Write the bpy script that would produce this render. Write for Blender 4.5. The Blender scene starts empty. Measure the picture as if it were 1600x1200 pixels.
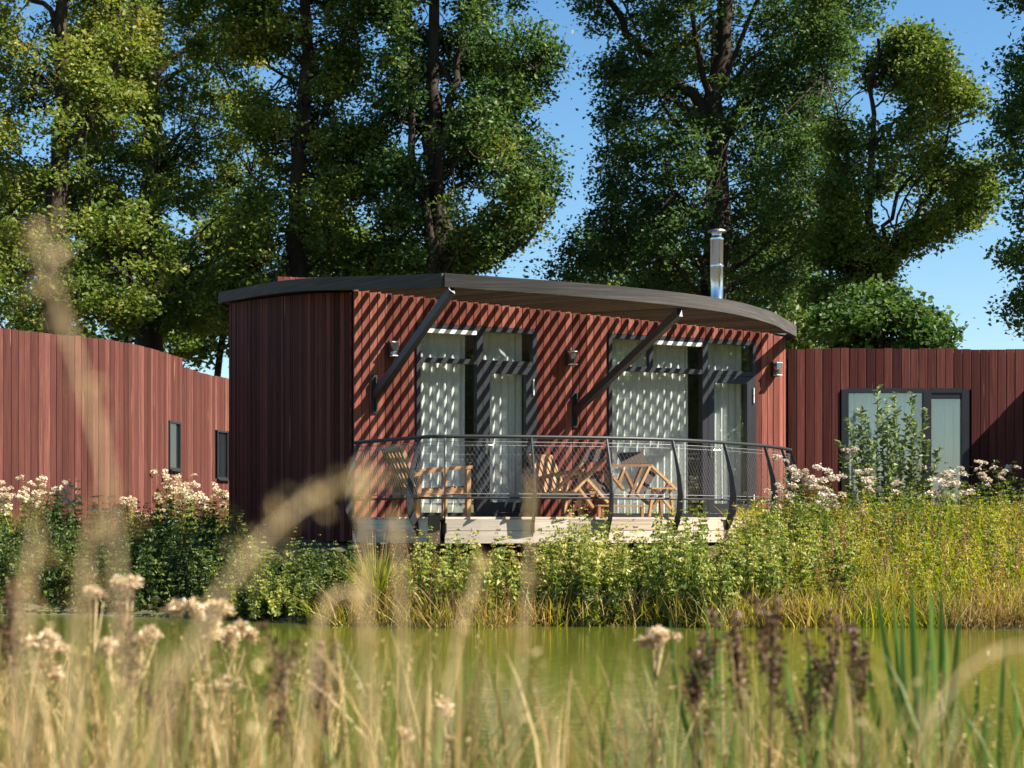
import bpy, math, random
import numpy as np
from mathutils import Vector, Matrix
random.seed(7); RNG = np.random.default_rng(7)
SC = bpy.context.scene
COL = SC.collection
R = math.radians

# ------------------------------------------------------------------ camera
FPX, HOR, ZC = 2750.0, 820.0, 1.15          # focal length in photo pixels, horizon row, eye height above the pond
cam = bpy.data.cameras.new('camera'); camo = bpy.data.objects.new('camera', cam); COL.objects.link(camo)
camo.location = (0, 0, ZC); camo.rotation_euler = (R(90), 0, 0)
cam.sensor_width = 36; cam.lens = 36 * FPX / 1600; cam.shift_y = (HOR - 600) / 1600
cam.clip_start = 0.05; cam.clip_end = 2000
cam.dof.use_dof = True; cam.dof.focus_distance = 24.0; cam.dof.aperture_fstop = 3.0
SC.camera = camo
# ------------------------------------------------------------------ light
SUN_AZ, SUN_EL = R(75), R(45)               # azimuth from -Y towards +X
w = bpy.data.worlds.new('World'); SC.world = w; w.use_nodes = True
wn = w.node_tree.nodes; wl = w.node_tree.links
sky = wn.new('ShaderNodeTexSky'); sky.sky_type = 'NISHITA'; sky.sun_disc = False
sky.sun_elevation = SUN_EL; sky.sun_rotation = R(180) - SUN_AZ
sky.air_density = 1.0; sky.dust_density = 0.3; sky.ozone_density = 2.2; sky.altitude = 0
bg = wn['Background']; bg.inputs['Strength'].default_value = 0.062
hsv = wn.new('ShaderNodeHueSaturation'); hsv.inputs['Saturation'].default_value = 1.25; hsv.inputs['Hue'].default_value = 0.497
wl.new(sky.outputs[0], hsv.inputs['Color']); wl.new(hsv.outputs[0], bg.inputs[0])
sd = Vector((math.sin(SUN_AZ) * math.cos(SUN_EL), -math.cos(SUN_AZ) * math.cos(SUN_EL), math.sin(SUN_EL)))
sl = bpy.data.lights.new('sun', 'SUN'); sl.energy = 5.0; sl.angle = R(0.5); sl.color = (1.0, 0.93, 0.82)
so = bpy.data.objects.new('sun', sl); COL.objects.link(so); so.rotation_euler = sd.to_track_quat('Z', 'Y').to_euler()
so.location = (20, -5, 30)
SC.view_settings.view_transform = 'Standard'; SC.view_settings.look = 'None'
SC.view_settings.exposure = 1.5; SC.view_settings.gamma = 1.0
SC.render.engine = 'CYCLES'
cy = SC.cycles
cy.use_denoising = True; cy.max_bounces = 8; cy.diffuse_bounces = 3; cy.glossy_bounces = 4
cy.transmission_bounces = 4; cy.transparent_max_bounces = 12; cy.caustics_reflective = False; cy.caustics_refractive = False

# ------------------------------------------------------------------ picture -> place
TAN = 0.484; AL = math.atan(TAN)
U = np.array([math.cos(AL), math.sin(AL), 0.0]); N = np.array([U[1], -U[0], 0.0]); ORG = np.array([0, 25.0, 0.0])
def P(px, py, Y):                            # point at depth Y
    return np.array([(px - 800) / FPX * Y, Y, ZC + (HOR - py) / FPX * Y])
def D(px, py, d):                            # point on the plane parallel to the terrace wall, d metres in front of it
    t = (px - 800) / FPX
    s = (25 * t + N[1] * d * t - N[0] * d) / (U[0] - U[1] * t)
    q = ORG + U * s + N * d
    q[2] = ZC + (HOR - py) / FPX * q[1]
    return q
def S(px):
    t = (px - 800) / FPX
    return 25 * t / (U[0] - U[1] * t)
def WP(s, d, z): return ORG + U * s + N * d + np.array([0, 0, z])
def roofz(x, y): return ZC + 1.6374 - 0.0708 * x + 0.0574 * y   # underside of the tilted roof

# ------------------------------------------------------------------ materials
def newmat(name):
    m = bpy.data.materials.new(name); m.use_nodes = True
    nt = m.node_tree; b = nt.nodes['Principled BSDF']
    return m, nt, b
def nd(nt, t, **kw):
    n = nt.nodes.new(t)
    for k, v in kw.items(): setattr(n, k, v)
    return n
def ramp(nt, cols):
    r = nt.nodes.new('ShaderNodeValToRGB'); e = r.color_ramp.elements
    e[0].position = cols[0][0]; e[0].color = (*cols[0][1], 1); e[1].position = cols[-1][0]; e[1].color = (*cols[-1][1], 1)
    for p, c in cols[1:-1]:
        k = e.new(p); k.color = (*c, 1)
    return r
def wood(name, cols, grain=(28, 28, 1.3), rough=0.8, spec=0.12, bump=0.3, fleck=None, vary=0.5):
    m, nt, b = newmat(name); L = nt.links.new
    g = nd(nt, 'ShaderNodeNewGeometry'); oi = nd(nt, 'ShaderNodeObjectInfo')
    mp = nd(nt, 'ShaderNodeVectorMath', operation='MULTIPLY'); mp.inputs[1].default_value = grain
    L(g.outputs['Position'], mp.inputs[0])
    ad = nd(nt, 'ShaderNodeVectorMath', operation='ADD')
    ml = nd(nt, 'ShaderNodeMath', operation='MULTIPLY'); ml.inputs[1].default_value = 57.0
    L(oi.outputs['Random'], ml.inputs[0]); L(mp.outputs[0], ad.inputs[0]); L(ml.outputs[0], ad.inputs[1])
    n1 = nd(nt, 'ShaderNodeTexNoise'); n1.inputs['Scale'].default_value = 1.0; n1.inputs['Detail'].default_value = 6; n1.inputs['Roughness'].default_value = 0.65
    L(ad.outputs[0], n1.inputs['Vector'])
    mx = nd(nt, 'ShaderNodeMix'); mx.data_type = 'FLOAT'; mx.inputs[0].default_value = vary
    L(n1.outputs['Fac'], mx.inputs[2]); L(oi.outputs['Random'], mx.inputs[3])
    r = ramp(nt, cols); L(mx.outputs[0], r.inputs[0])
    out = r.outputs[0]
    if fleck:
        n2 = nd(nt, 'ShaderNodeTexNoise'); n2.inputs['Scale'].default_value = 0.55; n2.inputs['Detail'].default_value = 3
        L(ad.outputs[0], n2.inputs['Vector'])
        rr = ramp(nt, [(0.69, (0, 0, 0)), (0.76, (1, 1, 1))]); L(n2.outputs['Fac'], rr.inputs[0])
        mc = nd(nt, 'ShaderNodeMix'); mc.data_type = 'RGBA'
        L(rr.outputs[0], mc.inputs[0]); L(out, mc.inputs[6]); mc.inputs[7].default_value = (*fleck, 1); out = mc.outputs[2]
    L(out, b.inputs['Base Color'])
    b.inputs['Roughness'].default_value = rough; b.inputs['Specular IOR Level'].default_value = spec
    bp = nd(nt, 'ShaderNodeBump'); bp.inputs['Strength'].default_value = bump; bp.inputs['Distance'].default_value = 0.01
    L(n1.outputs['Fac'], bp.inputs['Height']); L(bp.outputs[0], b.inputs['Normal'])
    return m
def plain(name, col, rough=0.5, metal=0.0, spec=0.5, nscale=6.0, namp=0.25):
    m, nt, b = newmat(name); L = nt.links.new
    tc = nd(nt, 'ShaderNodeNewGeometry'); n1 = nd(nt, 'ShaderNodeTexNoise'); n1.inputs['Scale'].default_value = nscale; n1.inputs['Detail'].default_value = 5
    L(tc.outputs['Position'], n1.inputs['Vector'])
    r = ramp(nt, [(0.25, tuple(c * (1 - namp) for c in col)), (0.75, tuple(min(1, c * (1 + namp)) for c in col))])
    L(n1.outputs['Fac'], r.inputs[0]); L(r.outputs[0], b.inputs['Base Color'])
    b.inputs['Roughness'].default_value = rough; b.inputs['Metallic'].default_value = metal; b.inputs['Specular IOR Level'].default_value = spec
    return m
def leafmat(name, cols, trans=0.35, rough=0.5, spec=0.3):
    m, nt, b = newmat(name); L = nt.links.new
    a = nd(nt, 'ShaderNodeAttribute'); a.attribute_name = 'tint'
    r = ramp(nt, cols); L(a.outputs['Fac'], r.inputs[0]); L(r.outputs[0], b.inputs['Base Color'])
    b.inputs['Roughness'].default_value = rough; b.inputs['Specular IOR Level'].default_value = spec
    t = nd(nt, 'ShaderNodeBsdfTranslucent')
    hs = nd(nt, 'ShaderNodeHueSaturation'); hs.inputs['Value'].default_value = 1.25; hs.inputs['Saturation'].default_value = 1.1
    L(r.outputs[0], hs.inputs['Color']); L(hs.outputs[0], t.inputs['Color'])
    mx = nd(nt, 'ShaderNodeMixShader'); mx.inputs[0].default_value = trans
    L(b.outputs[0], mx.inputs[1]); L(t.outputs[0], mx.inputs[2]); L(mx.outputs[0], nt.nodes['Material Output'].inputs[0])
    return m
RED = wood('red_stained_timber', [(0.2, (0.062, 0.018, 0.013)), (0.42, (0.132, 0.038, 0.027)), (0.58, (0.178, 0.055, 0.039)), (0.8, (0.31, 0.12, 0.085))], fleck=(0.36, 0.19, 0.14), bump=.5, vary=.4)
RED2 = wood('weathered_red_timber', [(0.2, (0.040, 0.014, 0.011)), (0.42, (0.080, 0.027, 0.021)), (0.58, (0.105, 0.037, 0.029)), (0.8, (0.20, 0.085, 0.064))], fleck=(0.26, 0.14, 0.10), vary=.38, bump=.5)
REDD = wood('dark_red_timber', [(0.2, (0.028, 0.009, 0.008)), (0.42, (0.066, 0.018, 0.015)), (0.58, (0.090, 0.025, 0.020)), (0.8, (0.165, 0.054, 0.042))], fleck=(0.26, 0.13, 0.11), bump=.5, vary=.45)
BACK = plain('dark_backing_felt', (0.018, 0.008, 0.008), 0.9)
FASC = wood('grey_weathered_fascia_timber', [(0.2, (0.030, 0.028, 0.028)), (0.5, (0.068, 0.061, 0.057)), (0.8, (0.14, 0.12, 0.108))], grain=(1.2, 1.2, 45), vary=0.15)
SLAT = wood('brown_soffit_timber', [(0.2, (0.07, 0.045, 0.028)), (0.5, (0.13, 0.085, 0.05)), (0.8, (0.19, 0.125, 0.075))], grain=(8, 8, 40))
DECK = wood('bleached_deck_timber', [(0.2, (0.20, 0.15, 0.10)), (0.42, (0.42, 0.33, 0.25)), (0.6, (0.52, 0.43, 0.34)), (0.8, (0.66, 0.57, 0.47))], grain=(1.5, 1.5, 40), vary=0.3)
PILE = wood('brown_post_timber', [(0.2, (0.06, 0.045, 0.03)), (0.5, (0.11, 0.08, 0.055)), (0.8, (0.16, 0.12, 0.08))])
TEAK = wood('golden_teak', [(0.2, (0.15, 0.072, 0.027)), (0.5, (0.26, 0.14, 0.056)), (0.8, (0.40, 0.25, 0.115))], grain=(20, 20, 20), rough=0.55, spec=0.4)
ANTH = plain('anthracite_metal', (0.016, 0.018, 0.021), 0.5, 0.0, 0.5, 3, 0.15)
FRAMEM = plain('anthracite_window_frame', (0.017, 0.018, 0.022), 0.45, 0.0, 0.4, 3, 0.1)
STEEL = plain('stainless_steel', (0.62, 0.63, 0.64), 0.22, 1.0, 0.5, 4, 0.08)
WIRE = plain('galvanised_wire', (0.36, 0.36, 0.36), 0.45, 0.8, 0.5, 4, 0.1)
VENT = plain('pale_aluminium', (0.72, 0.72, 0.72), 0.4, 0.0, 0.5, 4, 0.05)
CANVAS = plain('dark_brown_canvas', (0.045, 0.032, 0.027), 0.85, 0, 0.2, 60, 0.4)
ROOFM = plain('roof_felt', (0.06, 0.06, 0.06), 0.9)
INTR = plain('interior_plaster', (0.30, 0.28, 0.25), 0.9)
INFL = wood('interior_floor_timber', [(0.2, (0.10, 0.06, 0.035)), (0.8, (0.2, 0.13, 0.08))])
BARK = wood('oak_bark', [(0.2, (0.020, 0.015, 0.011)), (0.5, (0.043, 0.032, 0.023)), (0.8, (0.085, 0.066, 0.048))], grain=(6, 6, 1.5), bump=0.8, vary=0.1)
def glassmat():
    m, nt, b = newmat('window_glass'); L = nt.links.new
    lw = nd(nt, 'ShaderNodeLayerWeight'); lw.inputs['Blend'].default_value = 0.5
    pw_ = nd(nt, 'ShaderNodeMath', operation='POWER'); pw_.inputs[1].default_value = 4.0; L(lw.outputs['Facing'], pw_.inputs[0])
    fr = nd(nt, 'ShaderNodeMath', operation='MULTIPLY_ADD'); fr.inputs[1].default_value = 0.9; fr.inputs[2].default_value = 0.12; L(pw_.outputs[0], fr.inputs[0])
    gl = nd(nt, 'ShaderNodeBsdfGlossy'); gl.inputs['Roughness'].default_value = 0.0; gl.inputs['Color'].default_value = (0.95, 1.0, 0.97, 1)
    tr = nd(nt, 'ShaderNodeBsdfTransparent'); tr.inputs['Color'].default_value = (0.97, 0.985, 0.975, 1)
    mx = nd(nt, 'ShaderNodeMixShader'); L(fr.outputs[0], mx.inputs[0]); L(tr.outputs[0], mx.inputs[1]); L(gl.outputs[0], mx.inputs[2])
    L(mx.outputs[0], nt.nodes['Material Output'].inputs[0]); return m
GLASS = glassmat()
def curtainmat():
    m, nt, b = newmat('sheer_white_curtain'); L = nt.links.new
    b.inputs['Base Color'].default_value = (0.80, 0.81, 0.78, 1); b.inputs['Roughness'].default_value = 0.9; b.inputs['Specular IOR Level'].default_value = 0.1
    g = nd(nt, 'ShaderNodeNewGeometry'); n1 = nd(nt, 'ShaderNodeTexNoise'); n1.inputs['Scale'].default_value = 3
    mp = nd(nt, 'ShaderNodeVectorMath', operation='MULTIPLY'); mp.inputs[1].default_value = (9, 9, 0.4)
    L(g.outputs['Position'], mp.inputs[0]); L(mp.outputs[0], n1.inputs['Vector'])
    r = ramp(nt, [(0.3, (0.76, 0.78, 0.74)), (0.7, (0.88, 0.89, 0.87))]); L(n1.outputs['Fac'], r.inputs[0]); L(r.outputs[0], b.inputs['Base Color'])
    t = nd(nt, 'ShaderNodeBsdfTranslucent'); t.inputs['Color'].default_value = (0.8, 0.8, 0.78, 1)
    mx = nd(nt, 'ShaderNodeMixShader'); mx.inputs[0].default_value = 0.15
    L(b.outputs[0], mx.inputs[1]); L(t.outputs[0], mx.inputs[2]); L(mx.outputs[0], nt.nodes['Material Output'].inputs[0]); return m
CURT = curtainmat()
def groundmat():
    m, nt, b = newmat('meadow_soil'); L = nt.links.new
    g = nd(nt, 'ShaderNodeNewGeometry'); n1 = nd(nt, 'ShaderNodeTexNoise'); n1.inputs['Scale'].default_value = 1.3; n1.inputs['Detail'].default_value = 8; n1.inputs['Roughness'].default_value = 0.7
    L(g.outputs['Position'], n1.inputs['Vector'])
    r = ramp(nt, [(0.3, (0.05, 0.035, 0.02)), (0.5, (0.075, 0.07, 0.025)), (0.7, (0.11, 0.115, 0.035))])
    L(n1.outputs['Fac'], r.inputs[0]); L(r.outputs[0], b.inputs['Base Color']); b.inputs['Roughness'].default_value = 0.95
    bp = nd(nt, 'ShaderNodeBump'); bp.inputs['Strength'].default_value = 0.8; bp.inputs['Distance'].default_value = 0.08
    L(n1.outputs['Fac'], bp.inputs['Height']); L(bp.outputs[0], b.inputs['Normal']); return m
GROUND = groundmat()
def watermat():
    m, nt, b = newmat('pond_water'); L = nt.links.new
    b.inputs['Base Color'].default_value = (0.082, 0.095, 0.012, 1); b.inputs['Roughness'].default_value = 0.03
    b.inputs['IOR'].default_value = 1.33; b.inputs['Specular IOR Level'].default_value = 0.5
    g = nd(nt, 'ShaderNodeNewGeometry')
    mp = nd(nt, 'ShaderNodeVectorMath', operation='MULTIPLY'); mp.inputs[1].default_value = (2.2, 6.0, 1)
    L(g.outputs['Position'], mp.inputs[0])
    n1 = nd(nt, 'ShaderNodeTexNoise'); n1.inputs['Scale'].default_value = 1.6; n1.inputs['Detail'].default_value = 3; n1.inputs['Distortion'].default_value = 0.6
    L(mp.outputs[0], n1.inputs['Vector'])
    bp = nd(nt, 'ShaderNodeBump'); bp.inputs['Strength'].default_value = 0.35; bp.inputs['Distance'].default_value = 0.012
    L(n1.outputs['Fac'], bp.inputs['Height']); L(bp.outputs[0], b.inputs['Normal']); return m
WATER = watermat()

# ------------------------------------------------------------------ object helpers
WORLD = {}
def tag(o, label=None, cat=None, group=None, kind=None):
    if label: o['label'] = label
    if cat: o['category'] = cat
    if group: o['group'] = group
    if kind: o['kind'] = kind
    return o
def link(o, parent=None, world=(0, 0, 0)):
    COL.objects.link(o); WORLD[o.name] = np.array(world, float)
    if parent is not None:
        o.parent = parent; o.location = Vector(WORLD[o.name] - WORLD[parent.name])
    else: o.location = Vector(world)
    return o
def empty(name, loc, label=None, cat=None, group=None):
    o = bpy.data.objects.new(name, None); o.empty_display_size = 0.2
    link(o, None, loc); return tag(o, label, cat, group)
class MB:
    def __init__(self): self.v = []; self.f = []; self.n = 0
    def add(self, V, Fc):
        V = np.asarray(V, float); self.v.append(V)
        self.f += [[i + self.n for i in q] for q in Fc]; self.n += len(V); return self
    def box(self, c, sx, sy, sz, ax=None):            # ax: 3 unit axes
        a = np.eye(3) if ax is None else np.array(ax)
        V = [np.array(c) + a[0] * sx * i / 2 + a[1] * sy * j / 2 + a[2] * sz * k / 2 for i in (-1, 1) for j in (-1, 1) for k in (-1, 1)]
        return self.add(V, [(0, 1, 3, 2), (4, 6, 7, 5), (0, 4, 5, 1), (2, 3, 7, 6), (0, 2, 6, 4), (1, 5, 7, 3)])
    def bar(self, p0, p1, w, h, up=(0, 0, 1)):        # w across, h along 'up'
        p0 = np.array(p0, float); p1 = np.array(p1, float); t = p1 - p0; l = np.linalg.norm(t); t = t / l
        s = np.cross(t, up); s = s / (np.linalg.norm(s) + 1e-9); q = np.cross(s, t)
        return self.box((p0 + p1) / 2, l, w, h, (t, s, q))
    def tube(self, pts, rad, k=8, cap=True):
        pts = np.asarray(pts, float); n = len(pts)
        if np.isscalar(rad): rad = [rad] * n
        T = np.gradient(pts, axis=0); T /= (np.linalg.norm(T, axis=1)[:, None] + 1e-9)
        ref = np.array([0.31, 0.95, 0.05]) if abs(T[0][2]) > 0.5 else np.array([0, 0, 1.0])
        V = []
        for i in range(n):
            a = np.cross(T[i], ref); a /= (np.linalg.norm(a) + 1e-9); b = np.cross(T[i], a)
            for j in range(k):
                th = 2 * math.pi * j / k; V.append(pts[i] + rad[i] * (math.cos(th) * a + math.sin(th) * b))
        Fc = [(i * k + j, i * k + (j + 1) % k, (i + 1) * k + (j + 1) % k, (i + 1) * k + j) for i in range(n - 1) for j in range(k)]
        if cap: Fc += [tuple(range(k)), tuple(range((n - 1) * k, n * k))[::-1]]
        return self.add(V, Fc)
    def data(self, name, mat, org=(0, 0, 0), smooth=False):
        me = bpy.data.meshes.new(name)
        V = np.concatenate(self.v) - np.array(org, float)
        me.from_pydata(V.tolist(), [], self.f); me.materials.append(mat)
        if smooth: me.polygons.foreach_set('use_smooth', [True] * len(me.polygons))
        me.validate(); me.update(); return me
    def build(self, name, mat, parent=None, smooth=False, org=None):
        org = (WORLD[parent.name] if parent is not None else (0, 0, 0)) if org is None else org
        return link(bpy.data.objects.new(name, self.data(name, mat, org, smooth)), parent, org)
UNIT = {}
def unit(mat, cham=0.0):
    k = (mat.name, cham)
    if k not in UNIT:
        if cham:   # chamfered front edges (front = -y)
            c = cham; prof = [(-.5, .5), (-.5, -.5 + c * 2), (-.5 + c, -.5), (.5 - c, -.5), (.5, -.5 + c * 2), (.5, .5)]
            V = [(x, y, z) for z in (-.5, .5) for x, y in prof]; m = len(prof)
            Fc = [(i, (i + 1) % m, m + (i + 1) % m, m + i) for i in range(m)] + [tuple(range(m))[::-1], tuple(range(m, 2 * m))]
            UNIT[k] = MB().add(V, Fc).data('piece', mat)
        else: UNIT[k] = MB().box((0, 0, 0), 1, 1, 1).data('piece', mat)
    return UNIT[k]
def piece(name, c, size, rz, mat, parent, cham=0.0, tilt=0.0):
    o = bpy.data.objects.new(name, unit(mat, cham)); link(o, parent, c)
    o.scale = size; o.rotation_euler = (0, tilt, rz); return o
def spline(pts, n):
    pts = np.asarray(pts, float); m = len(pts); out = []
    pp = np.vstack([2 * pts[0] - pts[1], pts, 2 * pts[-1] - pts[-2]])
    for t in np.linspace(0, m - 1, n):
        i = min(int(t), m - 2); f = t - i; a, b, c, d = pp[i:i + 4]
        out.append(.5 * (2 * b + (c - a) * f + (2 * a - 5 * b + 4 * c - d) * f ** 2 + (3 * b - a - 3 * c + d) * f ** 3))
    return np.array(out)
def resample(pts, step):
    d = np.r_[0, np.cumsum(np.linalg.norm(np.diff(pts, axis=0), axis=1))]
    n = max(2, int(round(d[-1] / step)) + 1); s = np.linspace(0, d[-1], n)
    return np.c_[[np.interp(s, d, pts[:, k]) for k in range(pts.shape[1])]].T

# leaf clouds: one mesh of many small folded faces
def cloud(name, V, tint, nq, mat, parent=None, org=(0, 0, 0), tri=None, kind=None):
    """V: (n, k, 3) vertices of n leaves with k verts; tri: faces of one leaf as index tuples (all the same length)"""
    n, k, _ = V.shape; tri = np.array(tri); fl = tri.shape[1]; nf = tri.shape[0]
    me = bpy.data.meshes.new(name)
    me.vertices.add(n * k); me.vertices.foreach_set('co', (V - np.array(org)).reshape(-1).astype(np.float32))
    idx = (np.arange(n)[:, None, None] * k + tri[None]).reshape(-1)
    me.loops.add(len(idx)); me.loops.foreach_set('vertex_index', idx.astype(np.int32))
    me.polygons.add(n * nf); me.polygons.foreach_set('loop_start', (np.arange(n * nf) * fl).astype(np.int32))
    a = me.attributes.new('tint', 'FLOAT', 'POINT'); a.data.foreach_set('value', np.repeat(np.clip(tint, 0, 1), k).astype(np.float32))
    me.materials.append(mat); me.update(calc_edges=True)
    o = bpy.data.objects.new(name, me); link(o, parent, org)
    if kind: o['kind'] = kind
    return o
LEAF_T = [(0, 1, 2), (0, 2, 3)]
def leafverts(c, size, rng, aspect=0.55, up=0.5, droop=0.0, dirs=None):
    """folded rhombic leaves: base, side, tip, side"""
    n = len(c)
    if dirs is None:
        a = rng.normal(size=(n, 3)); a[:, 2] = a[:, 2] * 0.6 - droop
    else: a = dirs + rng.normal(size=(n, 3)) * 0.25
    a /= np.linalg.norm(a, axis=1)[:, None]
    nz = rng.normal(size=(n, 3)); nz[:, 2] += up * 2
    b = np.cross(a, nz); b /= (np.linalg.norm(b, axis=1)[:, None] + 1e-9)
    nn = np.cross(b, a); s = np.asarray(size).reshape(-1, 1) * np.ones((n, 1))
    base = c - a * s * .5; tip = c + a * s * .5 - nn * s * .08
    l = c + b * s * aspect * .5 + nn * s * .09 - a * s * .04; r = c - b * s * aspect * .5 + nn * s * .09 - a * s * .04
    return np.stack([base, l, tip, r], axis=1)

# ================================================================== TERRAIN AND POND
def shore(x): return 19.9 + 2.6 / (1 + np.exp((x + 3.4) * 1.6)) + 0.18 * np.sin(x * 1.9) + 0.1 * np.sin(x * 4.3 + 1) - 0.5 / (1 + np.exp(-(x - 6)))
def ground_z(x, y):
    x = np.asarray(x, float); y = np.asarray(y, float)
    far = np.clip((y - shore(x)) * 0.24, -0.7, 0.95) + 0.04 * np.sin(x * 1.3) * np.sin(y * 1.1)
    near = np.clip((7.4 + 0.2 * np.sin(x * 2) - y) * 0.14, -0.7, 0.28)
    return np.where(y > 12, far, near)
xs = np.r_[-600, -250, -120, -70, np.arange(-45, 45.1, 0.5), 70, 120, 250, 600]
ys = np.r_[-300, -100, -30, np.arange(-8, 50.1, 0.25), 60, 80, 120, 250, 700]
XX, YY = np.meshgrid(xs, ys); ZZ = ground_z(XX, YY)
nx, ny = len(xs), len(ys)
G = MB().add(np.c_[XX.ravel(), YY.ravel(), ZZ.ravel()], [(j * nx + i, j * nx + i + 1, (j + 1) * nx + i + 1, (j + 1) * nx + i) for j in range(ny - 1) for i in range(nx - 1)])
tag(G.build('ground', GROUND, smooth=True), 'grassy earth banks around the pond', 'ground', kind='structure')
Wm = MB().add([(-300, 2.5, 0), (300, 2.5, 0), (300, 26, 0), (-300, 26, 0)], [(0, 1, 2, 3)])
tag(Wm.build('water', WATER), 'murky green pond water in front of the cabin', 'water', kind='structure')

# ================================================================== CABIN
DZ = 1.25                                   # deck level
BZ = 0.95                                   # bottom of the walls
cabin = empty('cabin', (0.5, 25.5, 0.9), 'dark red timber cabin with slatted oval roof and curved balcony over the pond', 'cabin')
# roof outline: right arc, kink, left arc (plan)
KINK = (-0.83, 21.80)
right_arc = spline([KINK, (0, 21.80), (0.8, 21.85), (1.5, 22.0), (2.2, 22.35), (2.9, 23.05), (3.55, 24.4), (3.92, 25.6), (4.16, 26.4), (4.34, 27.2), (4.36, 28.6)], 60)
left_arc = spline([KINK, (-1.31, 22.45), (-1.88, 23.12), (-2.40, 23.75), (-2.92, 24.45), (-3.50, 25.6), (-4.14, 27.2), (-4.66, 28.5), (-4.84, 29.5), (-4.7, 30.6), (-4.0, 31.6)], 60)
back_arc = spline([(-4.0, 31.6), (-2.6, 32.4), (-0.6, 32.8), (1.8, 32.4), (3.6, 31.2), (4.25, 30.0), (4.36, 28.6)], 30)
def ribbon(path, z0f, z1f, th, name, mat, parent):
    path = np.asarray(path); T = np.gradient(path, axis=0); T /= np.linalg.norm(T, axis=1)[:, None]; nn = np.c_[T[:, 1], -T[:, 0]]
    V = []
    for p, q in zip(path, nn):
        i = p - q * th
        V += [(*p, z0f(*p)), (*p, z1f(*p)), (*i, z1f(*p)), (*i, z0f(*p))]
    Fc = [(4 * k + a, 4 * k + (a + 1) % 4, 4 * k + 4 + (a + 1) % 4, 4 * k + 4 + a) for k in range(len(path) - 1) for a in range(4)]
    m = 4 * (len(path) - 1); Fc += [(0, 3, 2, 1), (m, m + 1, m + 2, m + 3)]
    return MB().add(V, Fc).build(name, mat, parent)
FH = 0.165
rz0 = lambda x, y: roofz(x, y) - 0.005
rz1 = lambda x, y: roofz(x, y) + FH
# solid roof over the rooms (behind the terrace wall line)
inner = [WP(-2.55, 0.02, 0)[:2]] + [p for p in left_arc if (p - ORG[:2]) @ N[:2] < 0.0][1:] + list(back_arc[1:-1]) + [p for p in right_arc[::-1] if (p - ORG[:2]) @ N[:2] < 0.0] + [WP(4.62, 0.02, 0)[:2]]
inner = np.array(inner); cen = inner.mean(0); inner = cen + (inner - cen) * 0.985
m = len(inner)
V = [(x, y, roofz(x, y) + 0.03) for x, y in inner] + [(x, y, roofz(x, y) + FH - 0.012) for x, y in inner]
roof = MB().add(V, [tuple(range(m)), tuple(range(m, 2 * m))[::-1]] + [(i, m + i, m + (i + 1) % m, (i + 1) % m) for i in range(m)]).build('roof', ROOFM, cabin)
ribbon(right_arc, rz0, rz1, -0.05, 'fascia_board', FASC, roof)
fl_ = ribbon(left_arc, rz0, rz1, 0.05, 'fascia_board', FASC, roof); fl_['label'] = 'shaded curved roof fascia board on the left'
ribbon(back_arc, rz0, rz1, 0.05, 'fascia_board', FASC, roof)
piece('fascia_joint', (KINK[0] - .012, KINK[1] + 0.022, roofz(*KINK) + FH / 2), (0.07, 0.06, FH + 0.012), R(-20), FASC, roof)
# slats of the overhang, each from the wall out to the fascia
outl = np.vstack([left_arc[::-1], right_arc[1:]])
def out_d(s):
    """outermost d of the outline at wall coordinate s"""
    q = outl - ORG[:2]; ss = q @ U[:2]; dd = q @ N[:2]; best = None; lo = None
    for i in range(len(q) - 1):
        if (ss[i] - s) * (ss[i + 1] - s) <= 0 and ss[i] != ss[i + 1]:
            f = (s - ss[i]) / (ss[i + 1] - ss[i]); d = dd[i] + f * (dd[i + 1] - dd[i])
            if d > -0.5 and (best is None or d > best): best = d
    return best
SP = 0.163
s = -2.80
while s < 4.5:
    d1 = out_d(s)
    if d1 is not None and d1 > 0.12:
        d0 = 0.03 if s > -2.42 else -0.3
        p0 = WP(s, d0, 0); p1 = WP(s, d1 - 0.055, 0)
        p0[2] = roofz(p0[0], p0[1]) + 0.05; p1[2] = roofz(p1[0], p1[1]) + 0.05
        if s < -2.42 or True:
            MB().bar(p0, p1, 0.048, 0.060).build('roof_slat', SLAT, roof)
    s += SP
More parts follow.
